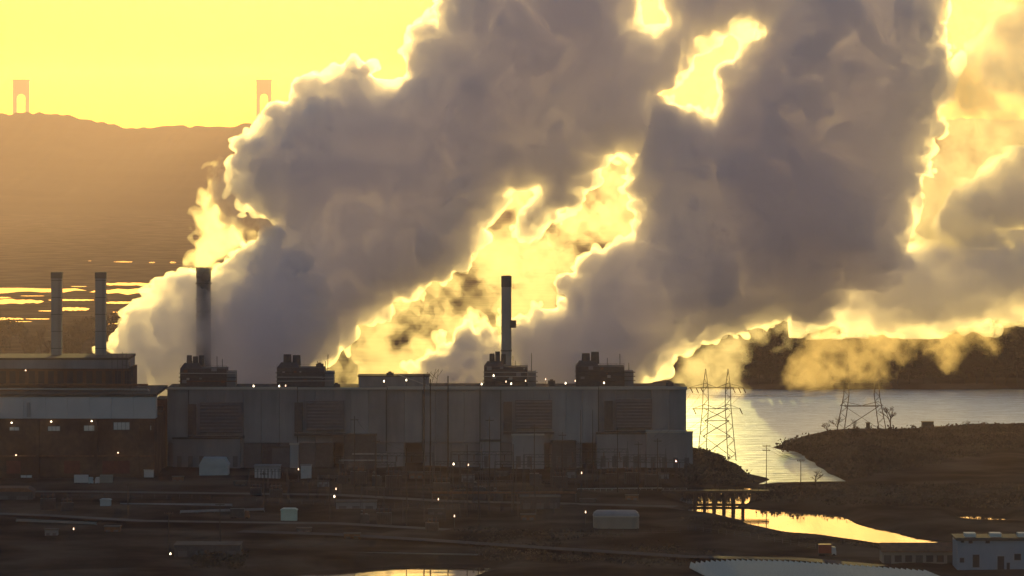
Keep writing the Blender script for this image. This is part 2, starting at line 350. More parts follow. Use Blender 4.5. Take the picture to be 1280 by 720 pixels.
steam('orange ragged steam hanging over the river before a gap in the far trees', [T2], 1657, 8, .55, [], [(0, .010), (2.5, .016), (5.5, .03)], g=.6, seed=10, col=(.99, .86, .62), wisp=[((18, 8, 12), 4.5), (7, 4.5), (3.5, 3.8), (1.7, 2.8)])  # white steam; the warm orange light is put into its colour
steam('orange steam drifting above the far trees at the right edge', [T3], 1680, 7, .6, [], [(0, .008), (2, .016), (4.5, .03)], g=.65, seed=11, col=(.99, .86, .62), wisp=[((20, 8, 13), 5), (8, 4.5), (4, 4), (1.9, 3)])  # orange glow tinted into steam that is itself white
Hg = [(780, 60), (780, -40), (850, -40), (860, 40), (970, 10), (990, 60), (930, 180), (830, 160)]
steam('yellow sunlit steam seen through a hole high in the grey cloud', [Hg], 1700, 7, .9, [], [(0, .03)], g=.65, seed=9, col=(.99, .96, .88), wisp=[(20, 4), (8, 3.5), (4, 2.5)])
print('steam', round(time.time() - T0, 1))

# ------------------------------------------------------------------ buildings: helpers on a facade at distance Y
def fx(x, Y): return (x - 640) / F * Y
def fz(y, Y): return HC - (y - HY) / F * Y
def fbox(x0, x1, y0, y1, Ya, Yb):            # box whose front face (at Ya) is seen from (x0, y0) to (x1, y1)
    return box(fx(x0, Ya), fx(x1, Ya), Ya, Yb, fz(y1, Ya), fz(y0, Ya))
def lamp(x, y, Y, base, label, group=None, m='lamp', r=.21, name='floodlight'):
    """a lit lamp on a post; base = height of what it stands on"""
    X_, Z_ = fx(x, Y), fz(y, Y)
    t = thing(name, label, 'light', (X_, Y, base), group)
    h = Z_ - base
    if h > .3: MB().cone((0, 0, 0), (0, 0, h - .2), .09, .06, 6).build('post', M['steel'], t)
    MB().box(-.35, .35, .12, .5, h - .3, h + .45).build('housing', M['steel'], t)
    MB().dome((0, -.02, h - .3), r, .7, 8, 3).build('bulb', M[m], t)
    return t

# ---- the long plant building
YM = 1490.0; ZG = 1.5
t = thing('power_plant_building', 'long pale grey clad plant building with four dark louvred bays and flat roof', 'building')
DM = 26.0
ztop = fz(484, YM)
secs = [(209, 236, 0, 'clad'), (236.4, 372, -.5, 'clad2'), (372.4, 483, -.3, 'clad2'), (483.4, 528, .3, 'clad'), (528.4, 560, .5, 'clad2'), (560.4, 600, .2, 'clad'), (600.4, 626, -.2, 'clad2'), (626.4, 748, -.5, 'clad'), (748.4, 814, .2, 'clad2'), (814.4, 858, 0, 'clad')]
for i, (a, b, off, mm) in enumerate(secs):          # wall bays; the upper cladding is split in tall panels
    X0, X1 = fx(a, YM), fx(b, YM); n = max(1, round((X1 - X0) / 6.0))
    for k in range(n):
        u0 = X0 + (X1 - X0) * k / n + .05; u1 = X0 + (X1 - X0) * (k + 1) / n - .05
        jit = random.uniform(-.06, .06)
        box(u0, u1, YM + off + jit, YM + DM / 2, 11.0, ztop - .9).build('wall_panel', M[mm if random.random() < .75 else ('clad' if mm == 'clad2' else 'clad2')], t)
        if random.random() < .9: box(u0, u1, YM + off + jit + .25, YM + DM / 2, ZG - 1, 10.8).build('wall_panel', M[random.choice(['clad2', 'louvre', 'clad2', 'steel'])], t)
box(fx(209.5, YM), fx(857.5, YM), YM + DM / 2 + .01, YM + DM, ZG - 1, ztop - 1).build('wall', M['clad2'], t)
for a, b, dz in ((208, 372, 0), (372.2, 484, -.25), (484.2, 600, .35), (600.2, 748, .15), (748.2, 859, .3)):
    fo = box(fx(a, YM), fx(b, YM), YM - .8, YM + DM + .3, ztop - .9, ztop - .35 + dz * .6); fo.build('roof', M['roof'], t)
    box(fx(a, YM) + .1, fx(b, YM) - .1, YM - 1.0, YM - .75, ztop - .8, ztop + .15 + dz * .6).build('parapet', M['trim'], t)
for a, b, y0, y1 in ((250, 303, 503, 541), (383, 430, 501, 538), (644, 690, 500, 536), (770, 815, 499, 535)):
    fb = fbox(a, b, y0, y1, YM - 1.4, YM - .2).build('louvre_bay', M['louvre'], t)
    X0, X1 = fx(a, YM), fx(b, YM); Z1, Z0 = fz(y0, YM), fz(y1, YM)
    for k in range(9):
        z = Z0 + (Z1 - Z0) * (k + .3) / 9
        MB().add([(X0 + .2, YM - 1.42, z + .5), (X1 - .2, YM - 1.42, z + .5), (X1 - .2, YM - 1.62, z), (X0 + .2, YM - 1.62, z), (X0 + .2, YM - 1.42, z + .42), (X1 - .2, YM - 1.42, z + .42), (X1 - .2, YM - 1.6, z - .08), (X0 + .2, YM - 1.6, z - .08)],
                 [(0, 1, 2, 3), (7, 6, 5, 4), (2, 6, 7, 3)]).build('slat', M['louvre'], fb)
    box(X0 - 4.2, X1 + .8, YM - 2.6, YM - .6, Z0 - 1.8, Z0 - .9).build('ledge', M['steel'], t)
    box(X0 - 4.2, X0 - 1.2, YM - 1.2, YM - .6, Z0 - .6, Z1 - .5).build('service_door', M['steel'], t)
for x in (236, 372, 483, 600, 626, 748, 528, 560):
    box(fx(x, YM) - .18, fx(x, YM) + .18, YM - .95, YM - .65, 8, ztop - 1.0).build('downpipe', M['steel'], t)
for a, b, y0, y1, mm, dp in ((216, 300, 549, 586, 'clad2', 4), (340, 362, 560, 584, 'louvre', 2.5), (362.5, 373, 556, 586, 'clad', 3), (430, 470, 545, 586, 'steel', 5), (600, 625, 552, 586, 'clad2', 4),
                             (640, 680, 545, 586, 'clad', 5), (690, 720, 553, 586, 'steel', 5), (746, 808, 543, 586, 'clad2', 6), (808.5, 866, 541, 588, 'clad', 8)):
    an = fbox(a, b, y0, y1, YM - dp, YM - .9).build('annex', M[mm], t)
    fbox(a - .8, b + .6, y0 - 2, y0, YM - dp - .3, YM - 1.0).build('annex_roof', M['trim' if mm == 'clad' else 'roof'], an)
    if b - a > 20:
        for k in range(int((b - a) / 14)):
            xx = a + 5 + 14 * k
            fbox(xx, xx + 6, y1 - 16, y1 - 2, YM - dp - .08, YM - dp - .0).build('door', M['louvre'], an)
# rooftop equipment, each unit a thing
def roof_unit(label, x0, x1, ytop, ybase, Y, stubs, pipes=True, mm='steel', rail=True, steps=1):
    X0, X1, Zb, Zt = fx(x0, Y), fx(x1, Y), ztop - .3, fz(ytop, Y)
    t = thing('rooftop_boiler_unit', label, 'boiler', ((X0 + X1) / 2, Y, Zb), 'boiler units along the plant roof')
    W = X1 - X0; H_ = Zt - Zb
    hmain = H_ * .58
    box(-W / 2, W * .34, 0, 11, 0, hmain).build('casing', M[mm], t)
    box(W * .345, W / 2, .8, 10, 0, hmain * random.uniform(.72, .95)).build('intake_duct', M['clad2' if mm != 'clad2' else 'steel'], t)
    MB().add([(-W / 2, 1, hmain), (-W * .1, 1, hmain), (-W * .1, 9, hmain), (-W / 2, 9, hmain), (-W * .44, 3, hmain * 1.25), (-W * .16, 3, hmain * 1.25), (-W * .16, 7, hmain * 1.25), (-W * .44, 7, hmain * 1.25)],
             [(0, 1, 5, 4), (1, 2, 6, 5), (2, 3, 7, 6), (3, 0, 4, 7), (4, 5, 6, 7)]).build('hood', M[mm], t)
    for k in range(stubs):
        x = -W * .40 + W * .30 * (k + .5) / stubs + (.2 * k)
        MB().cone((x, 5, hmain * 1.1), (x, 5, H_ * random.uniform(.93, 1.02)), W * .14 / stubs * 1.1, W * .14 / stubs, 12).build('vent_stub', M['steel'], t, smooth=False)
    for k in range(5):
        x = -W / 2 + .6 + k * W * .19
        box(x, x + .3, -.25, -.01, .2, hmain - .1).build('stiffener', M['steel'], t)
    if pipes:
        for k in range(3):
            z = hmain * (.3 + .22 * k)
            MB().cone((-W * .5 - .4, -.6, z), (W * .5 + .6, -.6, z + random.uniform(-.2, .2)), .16, .16, 6).build('pipe', M[random.choice(['trim', 'steel', 'rust'])], t)
    for k in range(7):
        x, z = random.uniform(-W * .46, W * .3), hmain * random.uniform(.15, .9); q = random.uniform(.4, 1.3)
        box(x, x + q * 1.4, -random.uniform(.5, 1.4), -.02, z, z + q).build('control_box', M[random.choice(['rust', 'clad2', 'steel', 'trim'])], t)
    for k in range(4):
        x = random.uniform(-W * .45, W * .45); MB().cone((x, random.uniform(2, 8), hmain * .6), (x, random.uniform(2, 8), hmain * random.uniform(1.1, 1.7)), .12, .1, 6).build('vent_pipe', M['steel'], t)
    if rail:
        r = MB()
        for k in range(7):
            x = -W / 2 + W * .84 * k / 6; r.bar((x, 0, hmain), (x, 0, hmain + 1.1), .05)
        r.bar((-W / 2, 0, hmain + 1.1), (W * .34, 0, hmain + 1.1), .05); r.bar((-W / 2, 0, hmain + .6), (W * .34, 0, hmain + .6), .04)
        r.build('railing', M['steel'], t)
    return t
roof_unit('dark rooftop boiler unit furthest from the slim central stack, behind the pale corner bay', 225, 294, 444, 484, YM + 8, 3)
u2 = roof_unit('dark rooftop boiler unit with round stub silhouetted against the bright gap in the steam', 346, 417, 443, 484, YM + 8, 2)
roof_unit('dark rooftop boiler unit at the foot of the slim central stack', 605, 670, 441, 482, YM + 8, 3)
roof_unit('dark rooftop boiler unit with twin stubs nearest the river end of the roof', 720, 792, 440, 482, YM + 8, 2, rail=True)
ph = thing('roof_penthouse', 'low pale flat penthouse with slanting stair on the plant roof below the bright gap', 'building')
fbox(448, 536, 471, 484, YM + 7, YM + 18).build('wall', M['clad2'], ph)
fbox(447, 537, 469.5, 471, YM + 6.8, YM + 18.2).build('roof', M['roof'], ph)
MB().bar(P(498, 468.5, YM + 5), P(540, 484, YM + 5), .28).build('stair', M['trim'], ph)
for x, y in ((487, 467), (416, 457)):
    pass
for i, (x, y) in enumerate(((488, 466), (400, 455), (421, 480), (838, 478), (690, 476))):
    o = fbox(x - 5, x + 4, y, y + 4, YM + 9, YM + 12); ob = thing('roof_fan', ['dark fan box on top of the low roof penthouse', 'dark fan box on the boiler unit beside the bright gap', 'dark fan box at the roof edge under the bright gap', 'dark fan box alone at the river end of the plant roof', 'dark fan box on the roof between the central stack and the river end'][i], 'fan')
    o.build('casing', M['steel'], ob); fbox(x - 2.5, x + 1.5, y - 1.6, y, YM + 9.6, YM + 11).build('cowl', M['roof'], ob)
    zb = ztop - .4; zl = fz(y + 4, YM + 9)
    if zl > zb + .1 and i > 1: fbox(x - 4.4, x + 3.4, y + 4, y + 8, YM + 9.2, YM + 11.8).build('plinth', M['steel'], ob)
# spindly aerials / cranes on roof
for i, (x, y0) in enumerate(((541, 461), (534, 466), (548, 463))):
    t = thing('roof_aerial', ['leaning forked aerial on the plant roof beside the stair', 'short aerial just before the leaning forked one', 'thin aerial just past the leaning forked one'][i], 'aerial')
    a = Vector(P(x - 3, 485, YM + 4)); b = Vector(P(x + (4 if i == 0 else 0), y0, YM + 4))
    MB().bar(a, b, .12).build('mast', M['steel'], t)
    m_ = (a + b) / 2
    MB().bar(m_, m_ + Vector((-2.2, 0, 2.2)), .1).bar(m_ + (b - a) * .15, m_ + (b - a) * .15 + Vector((1.8, 0, 2.4)), .1).build('arm', M['steel'], t)
ROOF_LAMPS = ((317, 482.5), (349, 482.5), (357, 482), (480, 476.5), (508, 475), (602, 480), (617, 469.5), (632.5, 477), (639, 479.5), (657, 476), (682, 474), (707, 479), (719, 476), (755, 478.5))
ORD = 'first second third fourth fifth sixth seventh eighth ninth tenth eleventh twelfth thirteenth last'.split()
for i, (x, y) in enumerate(ROOF_LAMPS):
    lamp(x, y, YM + (1.5 if i not in (3, 4) else 5), ztop - .4, f'lit floodlight on the plant roof edge, {ORD[i]} counting from the brick station', 'lights on the plant roof', m='lamp' if i in (0, 1, 3, 4, 5, 6, 8, 11, 13) else 'lampd' , r=.22 if i in (0, 1, 3, 4, 5, 6, 8, 11, 13) else .16)

# ---- stacks
def stack(label, x, ytop, w_px, Y, mm='conc', square=False, bands=()):
    X_ = fx(x, Y); Zt = fz(ytop, Y); r = w_px / 2 / F * Y
    t = thing('smokestack', label, 'chimney', (X_, Y, ZG))
    n = 4 if square else 20; h = Zt - ZG
    if square:
        box(-r, r, -r, r, 0, h - 2.2).build('shaft', M[mm], t)
        box(-r - .12, r + .12, -r - .12, r + .12, h - 2.2, h).build('cap', M['concd'], t)
        for z in np.arange(h * .45, h - 3, 6): box(-r - .07, r + .07, -r - .07, r + .07, z, z + .25).build('band', M['concd'], t)
        l = MB().bar((r * .4, -r - .3, h * .3), (r * .4, -r - .3, h), .05).bar((r * .4 + .5, -r - .3, h * .3), (r * .4 + .5, -r - .3, h), .05)
        for z in np.arange(h * .3, h, .9): l.bar((r * .4, -r - .3, z), (r * .4 + .5, -r - .3, z), .03)
        l.build('ladder', M['steel'], t)
    else:
        MB().cone((0, 0, 0), (0, 0, h - 4), r * 1.1, r, n).build('shaft', M[mm], t, smooth=False)
        MB().cone((0, 0, h - 4), (0, 0, h), r * 1.05, r * 1.05, n).build('cap', M['concd'], t)
        MB().cone((0, 0, h - .01), (0, 0, h + .15), r * .8, r * .8, n).build('flue', M['rubber'], t)
        for z in bands:
            MB().cone((0, 0, z), (0, 0, z + .5), r * 1.14, r * 1.14, n).build('band', M['concd'], t)
    return t
stack('plain square grey chimney nearer the edge of the frame, without steam', 71, 340, 13, 1475, square=True)
stack('plain square grey chimney between its twin and the steaming stack', 126, 340, 13, 1475, square=True)
stack('round grey stack with dark cap pouring out the bright wisp of steam', 254.5, 334, 18, 1551, 'concd', bands=(52, 58, 64))
st = stack('slim dark round stack standing in the steam at the middle of the plant', 633, 345, 12.5, 1531, 'conc', bands=(30, 40))
h = fz(345, 1531) - ZG
box(1.3, 3.6, -1.2, .8, h - 19, h - 16.2).build('sampling_platform', M['steel'], st)

# ---- the old brick station at the edge of the frame
YB = 1440.0
t = thing('brick_power_station', 'old brown brick station with a wide white band under a dark upper storey', 'building')
XL = fx(-190, YB)
X1 = fx(193, YB)
box(XL, X1, YB, YB + 48, ZG - 1, fz(523.4, YB)).build('wall', M['brick'], t)
npan = 14
for k in range(npan):
    a = XL + (X1 + .5 - XL) * k / npan; b = XL + (X1 + .5 - XL) * (k + 1) / npan
    box(a + .03, b - .03, YB - .7 + random.uniform(-.05, .05), YB + 6, fz(523, YB), fz(496, YB)).build('wall_panel', M['white'], t)
box(XL, X1 + .6, YB - 1.0, YB + 48.5, fz(495.6, YB), fz(492, YB)).build('roof', M['roof'], t)
box(fx(34, YB), fx(38, YB), YB - 1.1, YB - .72, fz(521, YB), fz(503, YB)).build('vent_duct', M['clad2'], t)
zr = fz(492, YB)
YU = 1456.0
box(XL, fx(163, YU), YU, YU + 26, zr - .2, fz(461, YU)).build('upper_storey', M['brick'], t)
box(XL, fx(160, YU), YU - .9, YU + 26.6, fz(460.6, YU), fz(450, YU)).build('fascia', M['clad2'], t)
box(XL, fx(161, YU), YU - 1.1, YU + 27, fz(449.8, YU), fz(447, YU)).build('upper_roof', M['roof'], t)
for k, x in enumerate(np.arange(-180, 160, 12)):
    box(fx(x, YU), fx(x + 7.5, YU), YU - .12, YU + .01, zr + 2.2, fz(464, YU)).build('window', M['glass'], t)
for y, mm in ((479.5, 'rust'), (485.5, 'trim'), (489, 'rust')):
    MB().cone((XL, YU - 3, fz(y, YU - 3)), (fx(186, YU), YU - 3, fz(y + 1.5, YU - 3)), .32, .32, 8).build('roof_pipe', M[mm], t)
MB().cone((fx(186, YU), YU - 3, fz(487, YU - 3)), (fx(190, YU), YU - 3, fz(495, YU - 3)), .32, .32, 8).build('roof_pipe', M['trim'], t)
rl = MB()
for x in np.arange(140, 192, 4): rl.bar((fx(x, YU), YU - 4, zr), (fx(x, YU), YU - 4, zr + 1.3), .06)
rl.bar((fx(140, YU), YU - 4, zr + 1.3), (fx(191, YU), YU - 4, zr + 1.3), .06).build('railing', M['steel'], t)
tr = MB()
for x, yt in ((140, 443), (147, 444), (153, 440), (158, 441), (162, 452), (165, 458)):
    tr.bar(P(x, 484, YU - 2), P(x, yt, YU - 2), .14)
for y in (456, 466, 474): tr.bar(P(153, y, YU - 2), P(166, y + 3, YU - 2), .12)
tr.build('escape_stair', M['steel'], t)
for a, b, y0, y1 in ((60, 75, 533, 538.5), (105, 122, 532, 538.5), (142, 162, 528, 537), (188, 198, 532, 537.5), (12, 24, 534, 538), (26, 40, 594, 597)):
    b = min(b, 192.5)
    wf = box(fx(a, YB) - .15, fx(b, YB) + .15, YB - .14, YB + .01, fz(y1, YB) - .15, fz(y0, YB) + .15).build('window', M['steel'], t)
    n = max(2, int((b - a) / 5))
    for k in range(n):
        u = fx(a, YB) + (fx(b, YB) - fx(a, YB)) * k / n; q = fx(a, YB) + (fx(b, YB) - fx(a, YB)) * (k + 1) / n
        box(u + .06, q - .06, YB - .19, YB - .139, fz(y1, YB), fz(y0, YB)).build('pane', M['pale_glass'], wf)
box(XL, X1 + .3, YB - .5, YB - .002, fz(571, YB), fz(569, YB)).build('string_course', M['rust'], t)
for a, b in ((8, 26), (80, 100), (128, 162)):
    box(fx(a, YB), fx(b, YB), YB - .1, YB - .003, fz(592, YB), fz(576, YB)).build('brick_bay', M['redbrick'], t)
for a in (-30, 45, 118, 170, 189):
    box(fx(a, YB), fx(a + 4, YB), YB - .6, YB - .004, ZG - 1, fz(524, YB)).build('pilaster', M['brick'], t)
for i, (x, y, lab) in enumerate(((14.5, 528, 'lit lamp under the white band nearest the frame edge'), (64, 526.5, 'lit lamp under the white band, middle one of its row'), (114.5, 526, 'lit lamp under the white band nearest the plant'),
                             (20, 568.5, 'lit lamp low on the brick wall nearest the frame edge'), (147.5, 565.5, 'lit lamp low on the brick wall by the red brick bay'), (32, 462.5, 'lit lamp on the upper storey of the brick station'))):
    Yl = YB - 1.3 if i < 5 else YU - 1.5
    X_, Z_ = fx(x, Yl), fz(y, Yl)
    l = thing('wall_lamp', lab, 'light', (X_, Yl, Z_))
    box(-.08, .08, .1, 1.0, .15, .3).build('bracket', M['steel'], l); box(-.3, .3, -.25, .3, .2, .42).build('hood', M['steel'], l)
    MB().dome((0, 0, -.3), .27, .45, 8, 3).build('bulb', M['lamp' if i < 3 else 'lampd'], l)
# narrow brown link between the two buildings
lk = thing('link_block', 'narrow rust brown link block between the brick station and the long plant', 'building')
fbox(195, 207, 500, 586, YM - 4, YM + 12).build('wall', M['rust'], lk); fbox(194.5, 207.5, 498.5, 500, YM - 4.3, YM + 12.3).build('roof', M['roof'], lk)
for k in range(5): fbox(197, 204, 508 + k * 15, 515 + k * 15, YM - 4.1, YM - 3.98).build('window', M['glass'], lk)

# ------------------------------------------------------------------ lattice pylons
def pylon(label, x, ybase, ytop, half_base, half_mid, arms, levels, tops=True):
    X_, Y_ = G(x, ybase); s = Y_ / F
    t = thing('transmission_pylon', label, 'pylon', (X_, Y_, 1.2), 'lattice pylons by the river')
    H_ = (ybase - ytop) * s + .8
    zz = lambda y: (ybase - y) * s + .8
    def mast(sx):
        cxb, cxm = sx * half_base * s, sx * half_mid * s
        zk = zz(arms[0][0]); wb, wt = 1.5, .9
        cx = lambda z: cxb + (cxm - cxb) * min(1, z / (zk * .75))
        wd = lambda z: (wb + (wt - wb) * min(1, z / zk)) if z <= zk else wt * max(.06, (H_ - z) / (H_ - zk))
        for ax in (-1, 1):
            for ay in (-1, 1):
                l = MB(); zs = [0, zk * .25, zk * .5, zk * .75, zk, H_]
                for a, b in zip(zs, zs[1:]): l.bar((cx(a) + ax * wd(a), ay * wd(a), a), (cx(b) + ax * wd(b), ay * wd(b), b), .13)
                l.build('leg', M['lattice'], t)
        br = MB(); n = 13
        zs = [H_ * .97 * k / n for k in range(n + 1)]
        for k, (a, b) in enumerate(zip(zs, zs[1:])):
            q = 1 if k % 2 else -1
            for ay in (-1, 1): br.bar((cx(a) + q * wd(a), ay * wd(a), a), (cx(b) - q * wd(b), ay * wd(b), b), .08)
            for ax in (-1, 1): br.bar((cx(a) + ax * wd(a), q * wd(a), a), (cx(b) + ax * wd(b), -q * wd(b), b), .08)
        br.build('mast_bracing', M['lattice'], t, 'stuff')
        return cx
    cl = mast(-1); cr_ = mast(1)
    for y, xl, xr, ins in arms:
        z = zz(y); a = MB()
        for ay in (-.7, .7):
            a.bar(((xl) * s, 0, z), (cl(z), ay, z), .13).bar((cl(z), ay, z), (cr_(z), ay, z), .13).bar((cr_(z), ay, z), (xr * s, 0, z), .13)
            a.bar((xl * s, 0, z), (cl(z), ay, z + 1.6), .09).bar((xr * s, 0, z), (cr_(z), ay, z + 1.6), .09)
            a.bar((cl(z), ay, z + 1.6), (0, ay, z), .09).bar((0, ay, z), (cr_(z), ay, z + 1.6), .09)
        a.build('cross_arm', M['lattice'], t)
        for xi in ins:
            MB().cone((xi * s, 0, z), (xi * s + .9, -.3, z - 2.0), .2, .16, 6).build('insulator', M['porcelain'], t)
    b = MB()
    for y0, y1 in levels:
        z0, z1 = zz(y0), zz(y1)
        for ay in (-.8, .8):
            b.bar((cl(z0), ay, z0), (cr_(z1), ay, z1), .1).bar((cr_(z0), ay, z0), (cl(z1), ay, z1), .1).bar((cl(z1), ay, z1), (cr_(z1), ay, z1), .09)
    b.build('cross_bracing', M['lattice'], t, 'stuff')
    return t
pylon('tall double masted lattice pylon on the point beside the plant', 896, 573, 461, 19, 14, [(484.5, -35, 34, (-33, -26, -20, 20, 27, 33)), (511, -31, 30, (-29, 29))], [(571, 545), (545, 526), (526, 511)])
pylon('double masted lattice pylon on the peninsula with its head lost in steam', 1077, 540, 452, 27, 19, [(478, -40, 40, (-36, 36)), (507, -27, 27, ())], [(539, 508)])

# ------------------------------------------------------------------ utility poles and wires
def pole(label, x, ybase, ytop, arms=(0.06,), z=1.6, r=.16, group=None, cat='pole', name='utility_pole'):
    X_, Y_ = G(x, ybase, z); h = (ybase - ytop) / F * Y_
    t = thing(name, label, cat, (X_, Y_, z - .6), group)
    MB().cone((0, 0, 0), (0, 0, h + .6), r, r * .6, 8).build('shaft', M['wood'], t)
    for a in arms:
        zz = h * (1 - a) + .6; MB().box(-1.3, 1.3, -.3, -.14, zz - .1, zz + .1).build('cross_arm', M['wood'], t)
        for x_ in (-1.15, -.5, .5, 1.15): MB().cone((x_, -.22, zz + .1), (x_, -.22, zz + .42), .09, .06, 6).build('insulator', M['porcelain'], t)
    return t, (X_, Y_, z + h)
p1, c1 = pole('tallest dark utility pole with two cross arms at the mouth of the inlet', 958, 607.5, 556, (.03, .14))
p2, c2 = pole('shorter dark utility pole in front of the inlet water by the bare bush', 1001, 607.5, 574, (.06,))
p3, c3 = pole('dark utility pole on the bank at the thin end of the pond', 1072, 690, 640, (.05,)) if False else (None, None)
YARD_POLES = [(211, 693, 640, 'tall dark pole with lamp at its foot in the unlit front yard'), (275, 696, 628, 'tallest dark pole beside the yellowish bushes in the front yard'),
              (642, 640, 555, 'tall thin pole before the middle of the plant by the dark sheds'), (508, 660, 560, 'thin pole rising out of the dark transformers in the middle yard'),
              (726, 612, 512, 'thin pole against the plant wall between the third and fourth louvres'), (741, 608, 512, 'thin pole just beside the fourth louvre bay'), (584, 650, 556, 'thin dark pole with two lamps near its top')]
for x, yb, yt, lab in YARD_POLES: pole(lab, x, yb, yt, (.04,) if x < 400 else (), r=.17)
for i, (x, yb, yt) in enumerate(((530, 612, 468), (538, 615, 474), (560, 612, 470))):
    tt, _ = pole(['first of the three tall steel masts that reach above the plant roof line', 'middle one of the three tall steel masts before the plant', 'third tall steel mast, standing alone before the pale bay'][i], x, yb, yt, (), r=.3, name='steel_mast', cat='mast')
def wire(label, a, b, sag, r=.05):
    a, b = Vector(a), Vector(b); o = MB(); n = 14; pts = []
    for k in range(n + 1):
        u = k / n; p = a.lerp(b, u); p.z -= sag * 4 * u * (1 - u); pts.append(p)
    for p, q in zip(pts, pts[1:]): o.bar(p, q, r)
    tag(o.build('power_line', M['steel']), label, 'cable')
for k, dx in enumerate((-1.1, 1.1)):
    wire(['slack power line between the two inlet poles, far strand', 'slack power line between the two inlet poles, near strand'][k], (c1[0] + dx, c1[1] - .2, c1[2] - .3), (c2[0] + dx, c2[1] - .2, c2[2] - .2), 1.0)

pa, pb = G(896, 573), G(1077, 540)
for k, (xa, xb) in enumerate(((-33, -36), (-20, -19), (20, 19), (33, 36))):
    wire('conductor strung between the two river pylons, ' + ['outermost on the plant side', 'inner one on the plant side', 'inner one on the far side', 'outermost on the far side'][k],
         (pa[0] + xa * pa[1] / F, pa[1], 1.2 + 88.5 * pa[1] / F - 1.5), (pb[0] + xb * pb[1] / F, pb[1], 1.2 + 62 * pb[1] / F), 2.5, .055)
    wire('conductor running from the plant side pylon back over the yard, ' + ['first from the plant wall', 'second from the plant wall', 'third from the plant wall', 'furthest from the plant wall'][k],
         (pa[0] + xa * pa[1] / F, pa[1], 1.2 + 88.5 * pa[1] / F - 1.5), (fx(800 + 8 * k, 1440), 1440, 13), 2.0, .055)
# ------------------------------------------------------------------ yard clutter
def shed(name, label, x0, x1, ytop, ybase, depth, wall, roof, roofh=0, doors=0, cat='shed', group=None, z=1.6, rz=0):
    X_, Y_ = G((x0 + x1) / 2, ybase, z); s = Y_ / F; W = (x1 - x0) * s; H_ = (ybase - ytop) * s - roofh
    t = thing(name, label, cat, (X_, Y_, z - .5), group, rz)
    box(-W / 2, W / 2, 0, depth, 0, H_ + .5).build('wall', M[wall], t)
    if roofh: MB().prism([(-W / 2 - .25, H_ + .51), (W / 2 + .25, H_ + .51), (W / 2 - W * .12, H_ + roofh + .5), (-W / 2 + W * .12, H_ + roofh + .5)], -.3, depth + .3).build('roof', M[roof], t)
    else: box(-W / 2 - .2, W / 2 + .2, -.2, depth + .2, H_ + .51, H_ + .75).build('roof', M[roof], t)
    for k in range(doors):
        x = -W / 2 + W * (k + .5) / doors
        box(x - W * .28 / doors, x + W * .28 / doors, -.07, .01, .6, H_ * .62 + .5).build('door', M['louvre'], t)
    return t
shed('store_shed', 'bluish white sheeted shed by the foot of the plant nearest the brick station', 249, 285, 573, 596, 8, 'tarp', 'tarp', 2.6, 0)
ls = shed('cooler_house', 'pale ribbed cooler block beside the bluish sheeted shed', 318, 350, 583, 601, 6, 'clad', 'clad2', 0)
for k in range(7): box(-4.2 + k * 1.2, -3.6 + k * 1.2, -.25, -.01, .9, 4.6).build('fin', M['white'], ls)
shed('control_cabin', 'small pale upright cabin with a lamp just past the ribbed cooler block', 376, 389, 582, 600, 3, 'tarp', 'clad2', 0, 0)
shed('gate_hut', 'small pale hut at the corner of the brick station', 180, 192, 588, 601, 3.5, 'white', 'trim', 0, 0)
shed('green_kiosk', 'pale green boxy kiosk alone in the dark middle yard', 351, 371, 636, 653, 4, 'green', 'green', .5, 0, 'kiosk')
shed('white_kiosk', 'small bright white kiosk alone before the brick station', 125, 138, 624, 637, 3, 'tarp', 'tarp', .3, 0, 'kiosk')
shed('low_store', 'long low dark store behind the pale green kiosk', 420, 470, 628, 640, 8, 'clad2', 'roof', 0, 3)
shed('low_store', 'long low dark store in front of the central stack', 650, 700, 622, 640, 8, 'steel', 'roof', 0, 3)
shed('low_store', 'low dark store with brown roof at the frame edge before the brick station', -10, 40, 610, 628, 9, 'steel', 'rust', 1.2, 2)
shed('low_store', 'flat dark store standing at the foot of the front poles', 218, 300, 682, 700, 10, 'steel', 'roof', 0, 4)
# round-cornered cream tank shed
X_, Y_ = G(770, 662, 1.6)
t = thing('cream_tank', 'large cream oblong tank with rounded corners standing alone in the front yard', 'tank', (X_, Y_, 1.0))
s = Y_ / F; W = 28.5 * s; D_ = 4.5; hh = 21 * s
def rounded(w_, d_, c_, z):
    return [(x * (w_ - c_) + c_ * math.cos(q), y * (d_ - c_) + c_ * math.sin(q), z) for x, y, q0 in ((1, 1, 0), (-1, 1, 90), (-1, -1, 180), (1, -1, 270)) for q in [math.radians(q0 + 22.5 * k) for k in range(5)]]
def loft(rings):
    n = len(rings[0]); return MB().add([p for q in rings for p in q], [(j * n + k, j * n + (k + 1) % n, (j + 1) * n + (k + 1) % n, (j + 1) * n + k) for j in range(len(rings) - 1) for k in range(n)] + [tuple(range((len(rings) - 1) * n, len(rings) * n))])
loft([rounded(W, D_, 2.2, 0), rounded(W, D_, 2.2, hh)]).build('shell', M['tank'], t)
loft([rounded(W * 1.005, D_ * 1.01, 2.2, hh + .01), rounded(W * .97, D_ * .9, 2.0, hh + .7), rounded(W * .86, D_ * .6, 1.5, hh + 1.3)]).build('roof', M['clad'], t)
loft([rounded(W * 1.012, D_ * 1.04, 2.25, hh - .35), rounded(W * 1.012, D_ * 1.04, 2.25, hh)]).build('rim', M['trim'], t)
for k in range(5): box(-W * .8 + k * W * .4 - .12, -W * .8 + k * W * .4 + .12, -D_ - .12, -D_ + .05, .2, hh - .4).build('stiffener', M['tank'], t)
